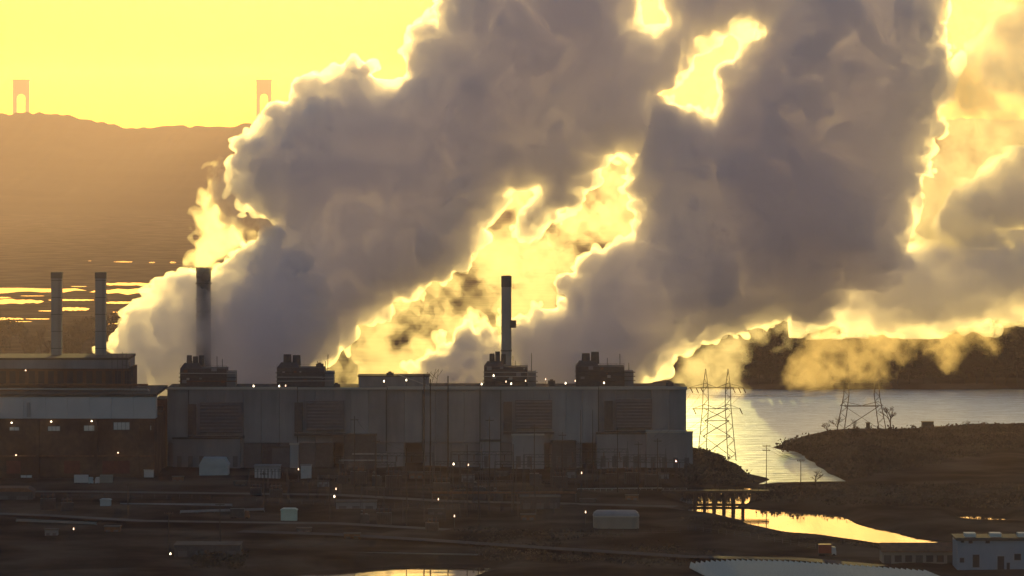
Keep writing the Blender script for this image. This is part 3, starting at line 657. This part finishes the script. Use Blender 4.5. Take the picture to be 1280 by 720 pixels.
# trucks
def truck(label, x, ybase, length_px, cargo, cabm, z=1.7, rz=0, flip=1, group='parked trucks in the yard'):
    X_, Y_ = G(x, ybase, z); L_ = length_px / F * Y_
    t = thing('parked_truck', label, 'truck', (X_, Y_, z), group, rz)
    f = flip
    bx = lambda a, b, *r: box(min(f * a, f * b), max(f * a, f * b), *r)
    bx(-L_ / 2, L_ * .22, -1.2, 1.2, 1.1, 3.6).build('cargo_box', M[cargo], t)
    MB().prism([(f * L_ * .25, .7), (f * L_ / 2, .7), (f * L_ / 2, 1.7), (f * L_ * .46, 2.8), (f * L_ * .25, 2.9)], -1.15, 1.15).build('cab', M[cabm], t)
    bx(-L_ / 2, L_ * .4, -.9, .9, .65, 1.05).build('chassis', M['steel'], t)
    MB().prism([(f * L_ * .485, 1.75), (f * L_ * .50, 1.75), (f * L_ * .462, 2.7), (f * L_ * .447, 2.7)], -1.0, 1.0).build('windscreen', M['glass'], t)
    for xx in (-.38, -.24, .36):
        for sy in (-1, 1): MB().cone((f * L_ * xx, sy * 1.2, .5), (f * L_ * xx, sy * .9, .5), .5, .5, 12).build('wheel', M['rubber'], t)
    return t
truck('white box truck parked before the brick station', 105, 607, 24, 'white', 'tarp')
truck('dull cream box truck parked just past the white one by the brick station', 130, 607, 22, 'tank', 'white', flip=-1)
truck('white flatbed with a red load on the near bank of the pond', 1034, 696, 22, 'redp', 'white')
truck('dark truck parked in the front yard under the tallest pole', 300, 650, 24, 'steel', 'rust')
# transformers, gantries
def transformer():
    t = thing('transformer', 'dark steel transformer with ribbed coolers and three bushings in the yard before the plant', 'transformer', (0, 0, 1.2), 'transformers in the plant yard')
    box(-2.2, 2.2, -1.3, 1.3, .3, 4.2).build('tank', M['steel'], t); box(-2.6, 2.6, -1.6, 1.6, 0, .3).build('plinth', M['conc'], t)
    for k in range(6): box(-2.0 + k * .7, -1.7 + k * .7, -2.0, -1.31, .8, 3.8).build('fin', M['steel'], t)
    for x in (-1.3, 0, 1.3): MB().cone((x, 0, 4.2), (x * 1.15, 0, 6.0), .22, .12, 8).build('bushing', M['porcelain'], t)
    MB().cone((-2.0, .8, 5.0), (2.0, .8, 5.0), .45, .45, 10).build('conservator', M['steel'], t)
    return t
tf = transformer(); spots = [(320, 622), (345, 625), (428, 606), (448, 607), (470, 609), (492, 612), (552, 622), (575, 624), (598, 626), (622, 628), (668, 610), (700, 612), (765, 606), (790, 607), (815, 608), (60, 640), (84, 642), (455, 655), (480, 657), (540, 668)]
for i, (x, y) in enumerate(spots):
    o = tf if i == 0 else copy_tree(tf)
    X_, Y_ = G(x, y, 1.6); o.location = (X_, Y_, 1.3); o.rotation_euler = (0, 0, random.choice([0, 0, math.pi / 2, .1])); k = random.uniform(.8, 1.25); o.scale = (k, k, k)
def gantry(wd, h, bays):
    t = thing('substation_gantry', 'slender steel gantry of posts and lattice beam among the transformers', 'gantry', (0, 0, 1.2), 'steel gantries in the plant yard')
    for k in range(bays + 1):
        x = -wd / 2 + wd * k / bays
        MB().bar((x - .35, 0, 0), (x - .12, 0, h), .12).bar((x + .35, 0, 0), (x + .12, 0, h), .12).bar((x, 0, h), (x, 0, h * 1.22), .09).build('post', M['steel'], t)
    b = MB().bar((-wd / 2, 0, h), (wd / 2, 0, h), .12).bar((-wd / 2, 0, h - .8), (wd / 2, 0, h - .8), .12)
    n = int(wd / .9)
    for k in range(n):
        a, c = -wd / 2 + wd * k / n, -wd / 2 + wd * (k + 1) / n
        b.bar((a, 0, h - .8 * (k % 2)), (c, 0, h - .8 * ((k + 1) % 2)), .07)
    b.build('beam', M['steel'], t)
    for k in range(bays * 2):
        x = -wd / 2 + wd * (k + .5) / (bays * 2); MB().cone((x, 0, h - .8), (x, 0, h - 2.4), .14, .1, 6).build('insulator', M['porcelain'], t)
    return t
ga = gantry(16, 9, 2)
for i, (x, y, k) in enumerate(((440, 602, 1.0), (505, 606, 1.25), (575, 612, 1.1), (618, 618, .9), (690, 606, 1.2), (745, 604, 1.35), (800, 603, 1.1), (560, 640, 1.0), (480, 640, .9), (640, 645, .9), (700, 628, .85), (335, 612, .8), (530, 655, .8), (460, 615, 1.15), (520, 622, 1.0), (602, 606, 1.3), (655, 616, 1.2), (720, 612, 1.05), (770, 614, 1.25), (825, 610, 1.1), (425, 624, .9), (610, 634, 1.0), (575, 652, .75), (385, 626, .8), (670, 648, .7))):
    o = ga if i == 0 else copy_tree(ga); X_, Y_ = G(x, y, 1.6); o.location = (X_, Y_, 1.2); o.scale = (k, k, k)
# pipe racks and pale lines
def rack(label, x0, x1, y, z_up, mm, n=2, posts=5, slope=0.0):
    X0, Y_ = G(x0, y, 1.6); X1, Y1 = G(x1, y + slope, 1.6)
    t = thing('pipe_rack', label, 'pipe rack', (0, 0, 0))
    for k in range(n): MB().cone((X0, Y_ + k * .9, 1.6 + z_up + (.3 if k % 2 else 0)), (X1, Y1 + k * .9, 1.6 + z_up + (.3 if k % 2 else 0)), .22, .22, 6).build('pipe', M[mm], t)
    for k in range(posts):
        u = k / (posts - 1); x = X0 + (X1 - X0) * u; yy = Y_ + (Y1 - Y_) * u
        box(x - .15, x + .15, yy - .2, yy + n * .9, .6, 1.6 + z_up - .22).build('support', M['steel'], t)
rack('pair of pale pipes raised before the second louvre bay', 424, 484, 603, 7.6, 'trim', 1)
rack('lower pale pipe raised before the second louvre bay', 440, 484, 600, 9.0, 'trim', 1, 4)
rack('long brown pipe along the front of the yard by the pond', 415, 604, 693, .6, 'tank', 1, 8, 3)
rack('pale pipe run across the middle of the dark yard', 225, 330, 645, 1.2, 'clad2', 2, 6, -3)
rack('pipe run along the near side of the brick station yard', 20, 120, 655, 1.0, 'tank', 2, 6, 4)
rack('raised pipe run crossing the yard before the central stack', 540, 720, 632, 4, 'rust', 3, 8)
rack('pipe run low along the white kiosk road', 150, 290, 634, .8, 'clad2', 2, 7, 1)
# roads
def road(pts, wd, m, z):
    v, f = [], []
    P_ = [Vector((*G(x, y, 2.0), 0)) for x, y in pts]
    fine = []
    for a, b in zip(P_, P_[1:]): fine += [a.lerp(b, k / 12) for k in range(12)]
    fine.append(P_[-1])
    for k, p in enumerate(fine):
        d_ = (fine[min(k + 1, len(fine) - 1)] - fine[max(k - 1, 0)]).normalized(); n_ = Vector((-d_.y, d_.x, 0)) * wd / 2
        v += [(p.x + n_.x, p.y + n_.y, z), (p.x - n_.x, p.y - n_.y, z)]
        if k: f.append((2 * k - 2, 2 * k - 1, 2 * k + 1, 2 * k))
    return MB().add(v, f).build('yard_road', m, kind='structure')
road([(-60, 618), (120, 618), (260, 620), (420, 622), (560, 630), (700, 633), (845, 637)], 7, M['track'], 2.95)
road([(-60, 644), (60, 648), (180, 655), (330, 657), (420, 658), (560, 666)], 6, M['track'], 2.96)
road([(300, 668), (420, 672), (520, 678), (700, 690), (860, 700), (1000, 703), (1100, 712)], 7, M['asphalt'], 2.97)
# embankment road with light railing, and the timber trestle over the pond
t = thing('guard_rail', 'long thin pale guard rail along the bank road before the river end of the plant', 'railing')
a, b = G(722, 614.5, 2), G(858, 613.5, 2)
for k in range(20):
    u = k / 19; x, y = a[0] + (b[0] - a[0]) * u, a[1] + (b[1] - a[1]) * u
    box(x - .1, x + .1, y - .1, y + .1, 1.2, 3.1).build('post', M['trim'], t)
MB().bar((a[0], a[1], 3.0), (b[0], b[1], 3.0), .2).build('rail', M['trim'], t)
t = thing('timber_trestle', 'short dark timber trestle carrying the bank road over the bright end of the pond', 'bridge')
a, b = G(862, 633, 0), G(934, 633, 0); yt = a[1]
box(a[0] - 9, b[0] + 7, yt - 2.5, yt + 2.5, 4.5, 5.3).build('deck', M['wood'], t)
for k in range(6):
    x = a[0] + (b[0] - a[0]) * (k + .55) / 6
    for dy in (-1.9, 1.9): MB().cone((x, yt + dy, -2.4), (x, yt + dy, 4.49), .5 if k % 2 else .75, .42, 8).build('post', M['wood'], t)
for dy in (-1.9, 1.9): box(a[0] - 3, b[0] + 2, yt + dy - .14, yt + dy + .14, .25, .75).build('brace', M['wood'], t)
for dz in (6.2,): box(a[0] - 9, b[0] + 7, yt - 2.4, yt - 2.2, dz, dz + .16).build('handrail', M['wood'], t)
for k in range(14):
    x = a[0] - 8 + (b[0] - a[0] + 14) * k / 13; box(x - .08, x + .08, yt - 2.38, yt - 2.22, 5.31, 6.19).build('rail_post', M['wood'], t)
# yard lamps
for x, y, yb, lab, mm in ((418, 620.5, 636, 'bright lamp on a post in the middle yard near the pale green kiosk', 'lamp'), (213, 692.5, 697, 'lamp low on the dark pole in the front yard', 'lamp'), (275, 695, 699, 'dim lamp at the foot of the tallest front pole', 'lampd'),
                       (567, 580, 622, 'first of the two bright lamps before the middle of the plant', 'lamp'), (585.5, 581, 624, 'second of the two bright lamps before the middle of the plant', 'lampd'), (845, 576, 598, 'pinkish lamp at the foot of the river end of the plant', 'lampr'),
                       (548, 624, 645, 'dim orange lamp among the transformers', 'lampd'), (727, 591, 615, 'dim orange lamp on the bank before the fourth louvre', 'lampd'), (420, 611, 630, 'dim lamp just above the bright middle yard lamp', 'lampd'), (373, 586.5, 604, 'small lamp beside the pale upright cabin', 'lampd'), (568, 645, 662, 'dim lamp low in the dark front of the yard', 'lampd'), (92, 661, 668, 'dim lamp before the brick station yard', 'lampd'), (732, 640, 660, 'pale lamp beside the cream tank', 'lampd')):
    X_, Y_ = G(x, yb, 1.6); lamp(x, y, Y_, 1.4, lab, 'yard lights', mm, r=.21 if mm == 'lamp' else .16, name='yard_light')

# fences, cabins and masts in the yard
def fence(label, x0, y0, x1, y1, h=2.2):
    a, b = Vector((*G(x0, y0, 1.8), 1.4)), Vector((*G(x1, y1, 1.8), 1.4)); t = thing('wire_fence', label, 'fence')
    n = max(4, int((b - a).length / 4))
    for k in range(n + 1):
        p = a.lerp(b, k / n); box(p.x - .07, p.x + .07, p.y - .07, p.y + .07, 1.0, 1.6 + h).build('post', M['steel'], t)
    for j in range(4): MB().bar(a + Vector((0, 0, .5 + j * h * .23)), b + Vector((0, 0, .5 + j * h * .23)), .035).build('rail_wire', M['steel'], t)
fence('wire fence along the road in front of the brick station', -40, 622, 240, 626)
fence('wire fence along the road before the long plant', 250, 627, 640, 641)
fence('wire fence round the cream tank yard', 690, 668, 850, 668)
fence('wire fence down the near bank of the pond', 860, 664, 1030, 690)
MASTS = [(443, 618, 520), (470, 626, 548), (612, 630, 520), (668, 625, 530), (703, 622, 540), (772, 618, 535), (798, 622, 552), (822, 616, 548), (598, 660, 590), (412, 652, 596), (330, 640, 590), (160, 648, 604)]
MLAB = ['thin mast before the pale pipes at the second louvre', 'shorter mast just past the pale pipes', 'thin mast before the pale bay left of the third louvre', 'mast before the third louvre bay', 'mast between the third louvre and the twin thin poles', 'mast before the fourth louvre bay', 'short mast under the ledge of the fourth louvre',
        'short mast before the pale end annex', 'mast low in the dark middle yard', 'mast beside the bright middle yard lamp', 'mast behind the pale green kiosk', 'lone mast before the white trucks']
tops = []
for (x, yb, yt), lab in zip(MASTS, MLAB):
    _, c_ = pole(lab, x, yb, yt, (.05,), r=.2, name='steel_mast', cat='mast'); tops.append(c_)
tops.sort(key=lambda c: c[0])
for k in range(3, len(tops) - 1): wire(['', '', '', 'power line between the masts by the green kiosk', 'power line running on to the pale pipes', 'power line over the pale pipes', 'power line before the three tall masts', 'power line before the central stack', 'power line before the third louvre', 'power line between the third and fourth louvres', 'power line before the fourth louvre', 'power line before the end annex'][k], tops[k], tops[k + 1], 1.2, .045)
CAB = [(222, 606, 14, 'rust'), (300, 610, 16, 'steel'), (404, 610, 15, 'clad2'), (520, 600, 18, 'rust'), (545, 646, 20, 'steel'), (585, 604, 16, 'clad2'), (628, 598, 15, 'steel'), (660, 652, 18, 'rust'), (712, 600, 16, 'clad2'), (735, 632, 20, 'steel'), (790, 628, 16, 'rust'), (828, 600, 16, 'clad2'), (380, 668, 18, 'steel'), (140, 668, 20, 'rust'), (64, 672, 16, 'clad2'), (440, 676, 20, 'rust')]
CLAB = ['rust brown cabin at the corner of the long plant', 'dark cabin in front of the ribbed cooler block', 'grey cabin under the pale pipes', 'rust brown cabin before the roof stair', 'dark cabin in the middle of the unlit yard', 'grey cabin by the two bright yard lamps', 'dark cabin before the central stack', 'rust brown cabin in the dark yard before the cream tank', 'grey cabin between the third and fourth louvres', 'dark cabin behind the cream tank',
        'rust brown cabin beyond the cream tank', 'grey cabin by the pinkish lamp', 'dark cabin on the front road below the green kiosk', 'rust brown cabin in the front yard before the white trucks', 'grey cabin in the front yard nearest the frame edge', 'rust brown cabin beside the long front pipe']
for (x, yb, w_, mm), lab in zip(CAB, CLAB): shed('site_cabin', lab, x - w_ / 2, x + w_ / 2, yb - random.uniform(7, 11), yb, 3, mm, 'roof', 0, 2, 'cabin')
# ------------------------------------------------------------------ near bank buildings
X_, Y_ = G(1262, 713, 2.0); s = Y_ / F
t = thing('flat_roofed_building', 'blue grey flat roofed building with dark doors on the near bank', 'building', (X_, Y_, 1.4), rz=0)
W0, W1, H_ = (1197 - 1262) * s, (1345 - 1262) * s, 40.5 * s
box(W0, W1, 0, 13, 0, H_).build('wall', M['blue'], t)
box(W0 - .4, W1 + .4, -.5, 13.5, H_ + .01, H_ + .45).build('roof', M['roof'], t)
box(W0 - .45, W1 + .45, -.55, -.3, H_ - .1, H_ + .7).build('fascia', M['steel'], t)
for k, (x, m_) in enumerate(((1208, 'metalroof'), (1240, 'metalroof'), (1275, 'metalroof'))):
    box((x - 1262) * s, (x + 14 - 1262) * s, 4, 8, H_ + .46, H_ + 1.5).build('roof_vent', M[m_], t)
for a, b, y0, y1, nm in ((1216, 1224, 693, 709, 'door'), (1247, 1255, 695, 712, 'door'), (1258.5, 1262, 703, 713, 'door'), (1201.5, 1205, 674, 678, 'window'), (1211, 1215.5, 675, 679, 'window'), (1232, 1237, 674, 679, 'window'), (1268, 1276, 692, 700, 'window'), (1200, 1205, 697, 703, 'window')):
    fr = box((a - 1262) * s - .1, (b - 1262) * s + .1, -.08, .01, (713 - y1) * s + .5, (713 - y0) * s + .6).build(nm, M['clad2'], t)
    box((a - 1262) * s, (b - 1262) * s, -.12, -.079, (713 - y1) * s + .6, (713 - y0) * s + .5).build('pane', M['glass'], fr)
X_, Y_ = G(1149, 705, 2.0); s = Y_ / F
t = thing('long_brown_roofed_shed', 'long low shed with a brown roof beside the blue grey building', 'shed', (X_, Y_, 1.4))
W = 92 * s; H_ = 19 * s
box(-W / 2, W / 2, 0, 9, 0, H_).build('wall', M['tank'], t)
MB().add([(-W / 2 - .3, -.6, H_ - .1), (W / 2 + .3, -.6, H_ - .1), (W / 2 + .3, 4.5, H_ + 1.9), (-W / 2 - .3, 4.5, H_ + 1.9), (W / 2 + .3, 9.6, H_ - .1), (-W / 2 - .3, 9.6, H_ - .1), (-W / 2 - .3, -.6, H_ - .3), (W / 2 + .3, -.6, H_ - .3)],
         [(0, 1, 2, 3), (3, 2, 4, 5), (6, 7, 1, 0), (0, 3, 5), (1, 4, 2)]).build('roof', M['rust'], t)
for k in range(7):
    x = -W / 2 + W * (k + .5) / 7
    o = box(x - 1.0, x + 1.0, -.07, .01, 1.1 if k % 3 else .5, H_ * .72).build('window' if k % 3 else 'door', M['steel'], t)
    if k % 3: box(x - .85, x + .85, -.11, -.069, 1.3, H_ * .68).build('pane', M['glass'], o)
# ribbed white roof at the bottom of the picture
t = thing('ribbed_roof_hall', 'low hall with a broad white ribbed roof at the bottom edge', 'building')
zf = 6.0
def GR(x, y): return G(x, y, zf)
back = [GR(862, 708.5), GR(885, 706), GR(920, 704.5), GR(975, 705.5), GR(1040, 709.5), GR(1105, 714), GR(1160, 718.5)]
bx_ = np.array([p[0] for p in back]); by_ = np.array([p[1] for p in back])
n = 44; rh = 1.3; x0, x1 = bx_[0], bx_[-1]
for k in range(n):
    a = x0 + (x1 - x0) * k / n; b = x0 + (x1 - x0) * (k + 1) / n; c = (a + b) / 2
    yb = float(np.interp(c, bx_, by_)) + random.uniform(-.3, .3); yf = 1040.0; sh = 6.5 * (yb - yf) / 40
    w_ = (b - a)
    for p, q, dz, m_ in ((a, a + w_ * .58, rh, 'metalroof'), (a + w_ * .58 + .01, b - .01, .1, 'rubber')):  # near-black strips colour in the shade between the ribs
        MB().add([(p + sh, yf, zf), ((p + q) / 2 + sh, yf, zf + dz), (q + sh, yf, zf), (p, yb, zf), ((p + q) / 2, yb, zf + dz), (q, yb, zf), (p + sh, yf, zf - .4), (q + sh, yf, zf - .4), (p, yb, zf - .4), (q, yb, zf - .4)],
                 [(0, 1, 4, 3), (1, 2, 5, 4), (3, 4, 5, 9, 8), (0, 6, 7, 2, 1), (0, 3, 8, 6), (2, 7, 9, 5)]).build('roof_sheet' if dz > .5 else 'rib_shade', M[m_], t)
ym = float(min(by_)) - 2
box(x0 + 1, x1 - 3, 1041, ym, .5, zf - .25).build('wall', M['clad2'], t)

# ------------------------------------------------------------------ shoreline huts
shed('shore_hut', 'small dark hut on the skyline of the peninsula', 1153, 1167, 528, 540.5, 4, 'steel', 'roof', 0, 1, 'hut')
shed('shore_crate', 'low dark box beside the small hut on the peninsula', 1171, 1178, 534, 540.5, 3, 'steel', 'roof', 0, 0, 'box')
shed('shore_crate', 'tiny dark box between the legs of the peninsula pylon', 1083, 1087.5, 529, 540, 2, 'steel', 'roof', 0, 0, 'box')

# ------------------------------------------------------------------ bridge beyond the hill
YBR = 13000.0
t = thing('suspension_bridge', 'far suspension bridge whose two hazy towers rise above the hill', 'bridge')
ends = []
for x, yt, wpx, Yb in ((26.5, 100.5, 20, YBR), (330, 100.5, 19, YBR)):
    s = Yb / F; Xc = fx(x, Yb); Zt = fz(yt, Yb)
    tw = thing('x', 'x', 'x', (Xc, Yb, 0)); del tw['label'], tw['category']; tw.name = 'bridge_tower'; tw.parent = t
    hw = wpx / 2 * s; lw = 4.4 * s
    for sx in (-1, 1): box(min(sx * hw, sx * (hw - lw)), max(sx * hw, sx * (hw - lw)), -8, 8, 0, Zt - 2).build('leg', M['lattice'], tw)
    pts = [(-hw + lw + .01, Zt - 2), (-hw + lw + .01, Zt - 22 * s)]
    for k in range(9):
        a = math.pi * (1 - k / 8); pts.append(((hw - lw - .02) * math.cos(a), Zt - 22 * s + 5.0 * s * math.sin(a)))
    pts += [(hw - lw - .01, Zt - 22 * s), (hw - lw - .01, Zt - 2)]
    MB().prism(pts, -7, 7).build('portal_arch', M['lattice'], tw)
    box(-hw - 1.5, hw + 1.5, -9, 9, Zt - 2 + .01, Zt + 3).build('tower_cap', M['lattice'], tw)
    ends.append(Xc)
box(ends[0] - 900, ends[1] + 900, YBR - 14, YBR + 14, 66, 74).build('deck', M['lattice'], t)

# ------------------------------------------------------------------ trees and brush
def leaf_tree(label, h, r, nleaf, mleaf, seed, group, name='tree', bare=.0):
    g = random.Random(seed)
    t = thing(name, label, 'tree', (0, 0, 0), group)
    tb = MB(); tb.cone((0, 0, -.6), (g.uniform(-.3, .3), 0, h * .45), .028 * h, .018 * h, 7); tb.cone((0, 0, h * .42), (g.uniform(-.8, .8), 0, h * .93), .018 * h, .004 * h, 6)
    cl = []
    for k in range(16):
        z = h * g.uniform(.28, .9); a = g.uniform(0, 6.28); rr = r * (1.05 - abs(z / h - .55) * 1.25) * g.uniform(.45, 1.0)
        e = Vector((math.cos(a) * rr, math.sin(a) * rr, z + h * .08)); tb.cone((0, 0, z - h * .08), e, .010 * h, .003 * h, 5)
        cl.append((e, r * g.uniform(.22, .5)))
        for q in range(2):
            e2 = e + Vector((g.uniform(-1, 1), g.uniform(-1, 1), g.uniform(.1, 1))) * r * .35; tb.cone(e * .9, e2, .004 * h, .001 * h, 4)
    cl.append((Vector((0, 0, h * .9)), r * .3))
    tb.build('trunk', M['bark'], t)
    lf = MB()
    for k in range(nleaf):
        c, q = g.choice(cl)
        d_ = Vector((g.gauss(0, 1), g.gauss(0, 1), g.gauss(0, 1))).normalized() * q * g.random() ** .45
        p = c + d_; s_ = g.uniform(.28, .62) * (h / 14)
        u = Vector((g.gauss(0, 1), g.gauss(0, 1), g.gauss(0, 1))).normalized(); v_ = u.orthogonal().normalized()
        lf.add([p + u * s_, p + v_ * s_ * .6, p - u * s_, p - v_ * s_ * .6], [(0, 1, 2, 3)])
    if nleaf: lf.build('crown', M[mleaf], t)
    return t
def bare_tree(label, h, seed, group=None, name='bare_tree', spread=.55):
    g = random.Random(seed); t = thing(name, label, 'tree', (0, 0, 0), group)
    tr = MB(); br = MB()
    def grow(p, d_, ln, r, dep, mb):
        e = p + d_ * ln; mb.cone(p, e, r, r * .65, 5, False)
        if dep == 0: return
        for k in range(3 if dep > 1 else 4):
            nd = (d_ + Vector((g.gauss(0, spread), g.gauss(0, spread), g.gauss(.1, .3)))).normalized()
            grow(p + d_ * ln * g.uniform(.55, 1), nd, ln * g.uniform(.55, .8), r * .6, dep - 1, br)
    grow(Vector((0, 0, -.4)), Vector((0, 0, 1)), h * .36, .02 * h + .08, 5, tr)
    top_ = max(v[2] for v in br.v) / h * 1.0
    tr.v, br.v = ([(v[0] / top_, v[1] / top_, v[2] / top_) for v in q.v] for q in (tr, br))
    tr.build('trunk', M['bark'], t); br.build('crown', M['bark'], t)
    return t
bank = [leaf_tree('dark dense tree in the wooded far bank of the river, half veiled by steam', 16, 6.5, 900, 'leafd', 20 + k, 'trees on the far river bank') for k in range(4)]
cnt = 0
def ht(x):                       # height of the tree line in rows above the far shore
    return np.interp(x, [925, 935, 960, 985, 1005, 1030, 1060, 1090, 1120, 1140, 1165, 1190, 1215, 1240, 1260, 1280, 1400], [14, 38, 48, 46, 50, 40, 36, 42, 46, 40, 46, 40, 50, 62, 56, 66, 60])
for row, Yt in enumerate((1985, 2004, 2026, 2050)):
    for x in np.arange(934 + row * 4, 1392, 17):
        xx = x + random.uniform(-4, 4); o = bank[cnt] if cnt < 4 else copy_tree(bank[random.randrange(4)])
        hpx = 1.15 * ht(xx) * random.uniform(.72, 1.02) * (.62 + .13 * row); hh = hpx / F * Yt
        zb = 2.0 + min(1, max(0, (Yt - 1990) / 60)) * 5 - .4
        o.location = (fx(xx, Yt), Yt, zb); k = hh / 16; o.scale = (max(.75, k), max(.75, k), k * .98); o.rotation_euler = (0, 0, random.uniform(0, 6.28)); cnt += 1
# hazy trees behind the brick station
hz_ = [bare_tree('hazy leafless tree behind the brick station and its square chimneys', 16, 60 + k, 'hazy trees behind the brick station') for k in range(3)]
hz_ += [leaf_tree('hazy dense tree behind the brick station and its square chimneys', 15, 6, 700, 'leafb', 70 + k, 'hazy dense trees behind the brick station') for k in range(3)]
cnt = 0
for x in np.arange(-120, 150, 9):
    Yt = random.uniform(2080, 2380); o = hz_[cnt] if cnt < 6 else copy_tree(hz_[random.randrange(6)])
    k = random.uniform(.75, 1.25); o.location = (fx(x + random.uniform(-4, 4), Yt), Yt, 2); o.scale = (k * 1.1, k * 1.1, k); o.rotation_euler = (0, 0, random.uniform(0, 6)); cnt += 1
for i, (x, yb, yt, lab, sd_) in enumerate(((1113, 541, 507, 'fan shaped leafless tree beside the peninsula pylon', 3), (1047, 542, 519, 'small leafless tree on the plant side of the peninsula pylon', 5), (1066, 541, 522, 'low leafless tree under the arms of the peninsula pylon', 6),
                                     (1035, 543, 526, 'lowest bare bush near the tip of the peninsula', 9), (1019, 608, 586, 'sprawling bare bush in front of the inlet by the shorter pole', 8), (1208, 537, 524, 'wispy bare tree on the skyline beyond the small hut', 12), (1138, 541, 530, 'thin bare sapling between the fan shaped tree and the hut', 14), (1235, 536, 528, 'low bare bush furthest along the peninsula skyline', 15))):
    X_, Y_ = G(x, yb, 1.8); t = bare_tree(lab, 10, sd_, spread=.42 if i == 0 else .6); k = (yb - yt) / F * Y_ / 10; t.location = (X_, Y_, 1.6); t.scale = (k, k, k)
def brush(name, polys, n, h, m, seed, z=1.9, size=.5):      # low scrub nobody could count
    g = np.random.default_rng(seed); mb = MB(); k = 0
    pw = [np.array(gp(q, 2)) for q in polys]
    wts = np.array([np.ptp(q[:, 0]) * np.ptp(q[:, 1]) for q in pw]); wts /= wts.sum()
    while k < n:
        q = pw[g.choice(len(pw), p=wts)]
        pts = np.stack([g.uniform(q[:, 0].min(), q[:, 0].max(), 400), g.uniform(q[:, 1].min(), q[:, 1].max(), 400)], 1)
        ok = poly_sdf(q, pts[:, 0], pts[:, 1]) > 1.0
        for p in pts[ok][:60]:
            hh = h * g.uniform(.35, 1.0) ** 1.3
            for j in range(9):
                c = Vector((p[0] + g.normal(0, .9), p[1] + g.normal(0, .9), z + hh * g.random()))
                u = Vector(g.normal(0, 1, 3)).normalized() * size * g.uniform(.5, 1.3); v_ = u.orthogonal() * .6
                mb.add([c + u, c + v_, c - u, c - v_], [(0, 1, 2, 3)])
            k += 1
    return mb.build(name, m, kind='stuff')
brush('brush', [[(872, 566), (900, 574), (930, 593), (945, 604), (900, 609), (860, 606), (840, 600), (866, 580)]], 700, 3.4, M['brush'], 1)
brush('brush', [[(975, 556), (1060, 543), (1290, 536), (1290, 560), (1120, 590), (1060, 600), (1010, 572)]], 2200, 2.4, M['brush'], 2)
brush('brush', [[(963, 561), (1062, 544), (1290, 537), (1290, 541), (1064, 549), (985, 566)], [(985, 566), (1065, 602), (1075, 596), (1000, 566)]], 420, 4.2, M['brush'], 7, size=.6)
brush('brush', [[(945, 609), (1290, 606), (1290, 636), (1130, 632), (1060, 632), (945, 626)]], 900, 1.6, M['brush'], 3)
brush('brush', [[(860, 646), (940, 660), (1020, 676), (1190, 690), (1190, 694), (1020, 682), (930, 666), (850, 652)]], 420, .9, M['brush'], 4, size=.35)
brush('brush', [[(560, 660), (740, 664), (900, 690), (840, 712), (600, 700)]], 600, 1.1, M['brush'], 5, size=.4)
brush('brush', [[(240, 690), (306, 690), (306, 712), (240, 712)]], 160, 3.0, M['leafb'], 6)
print('script', round(time.time() - T0, 1))
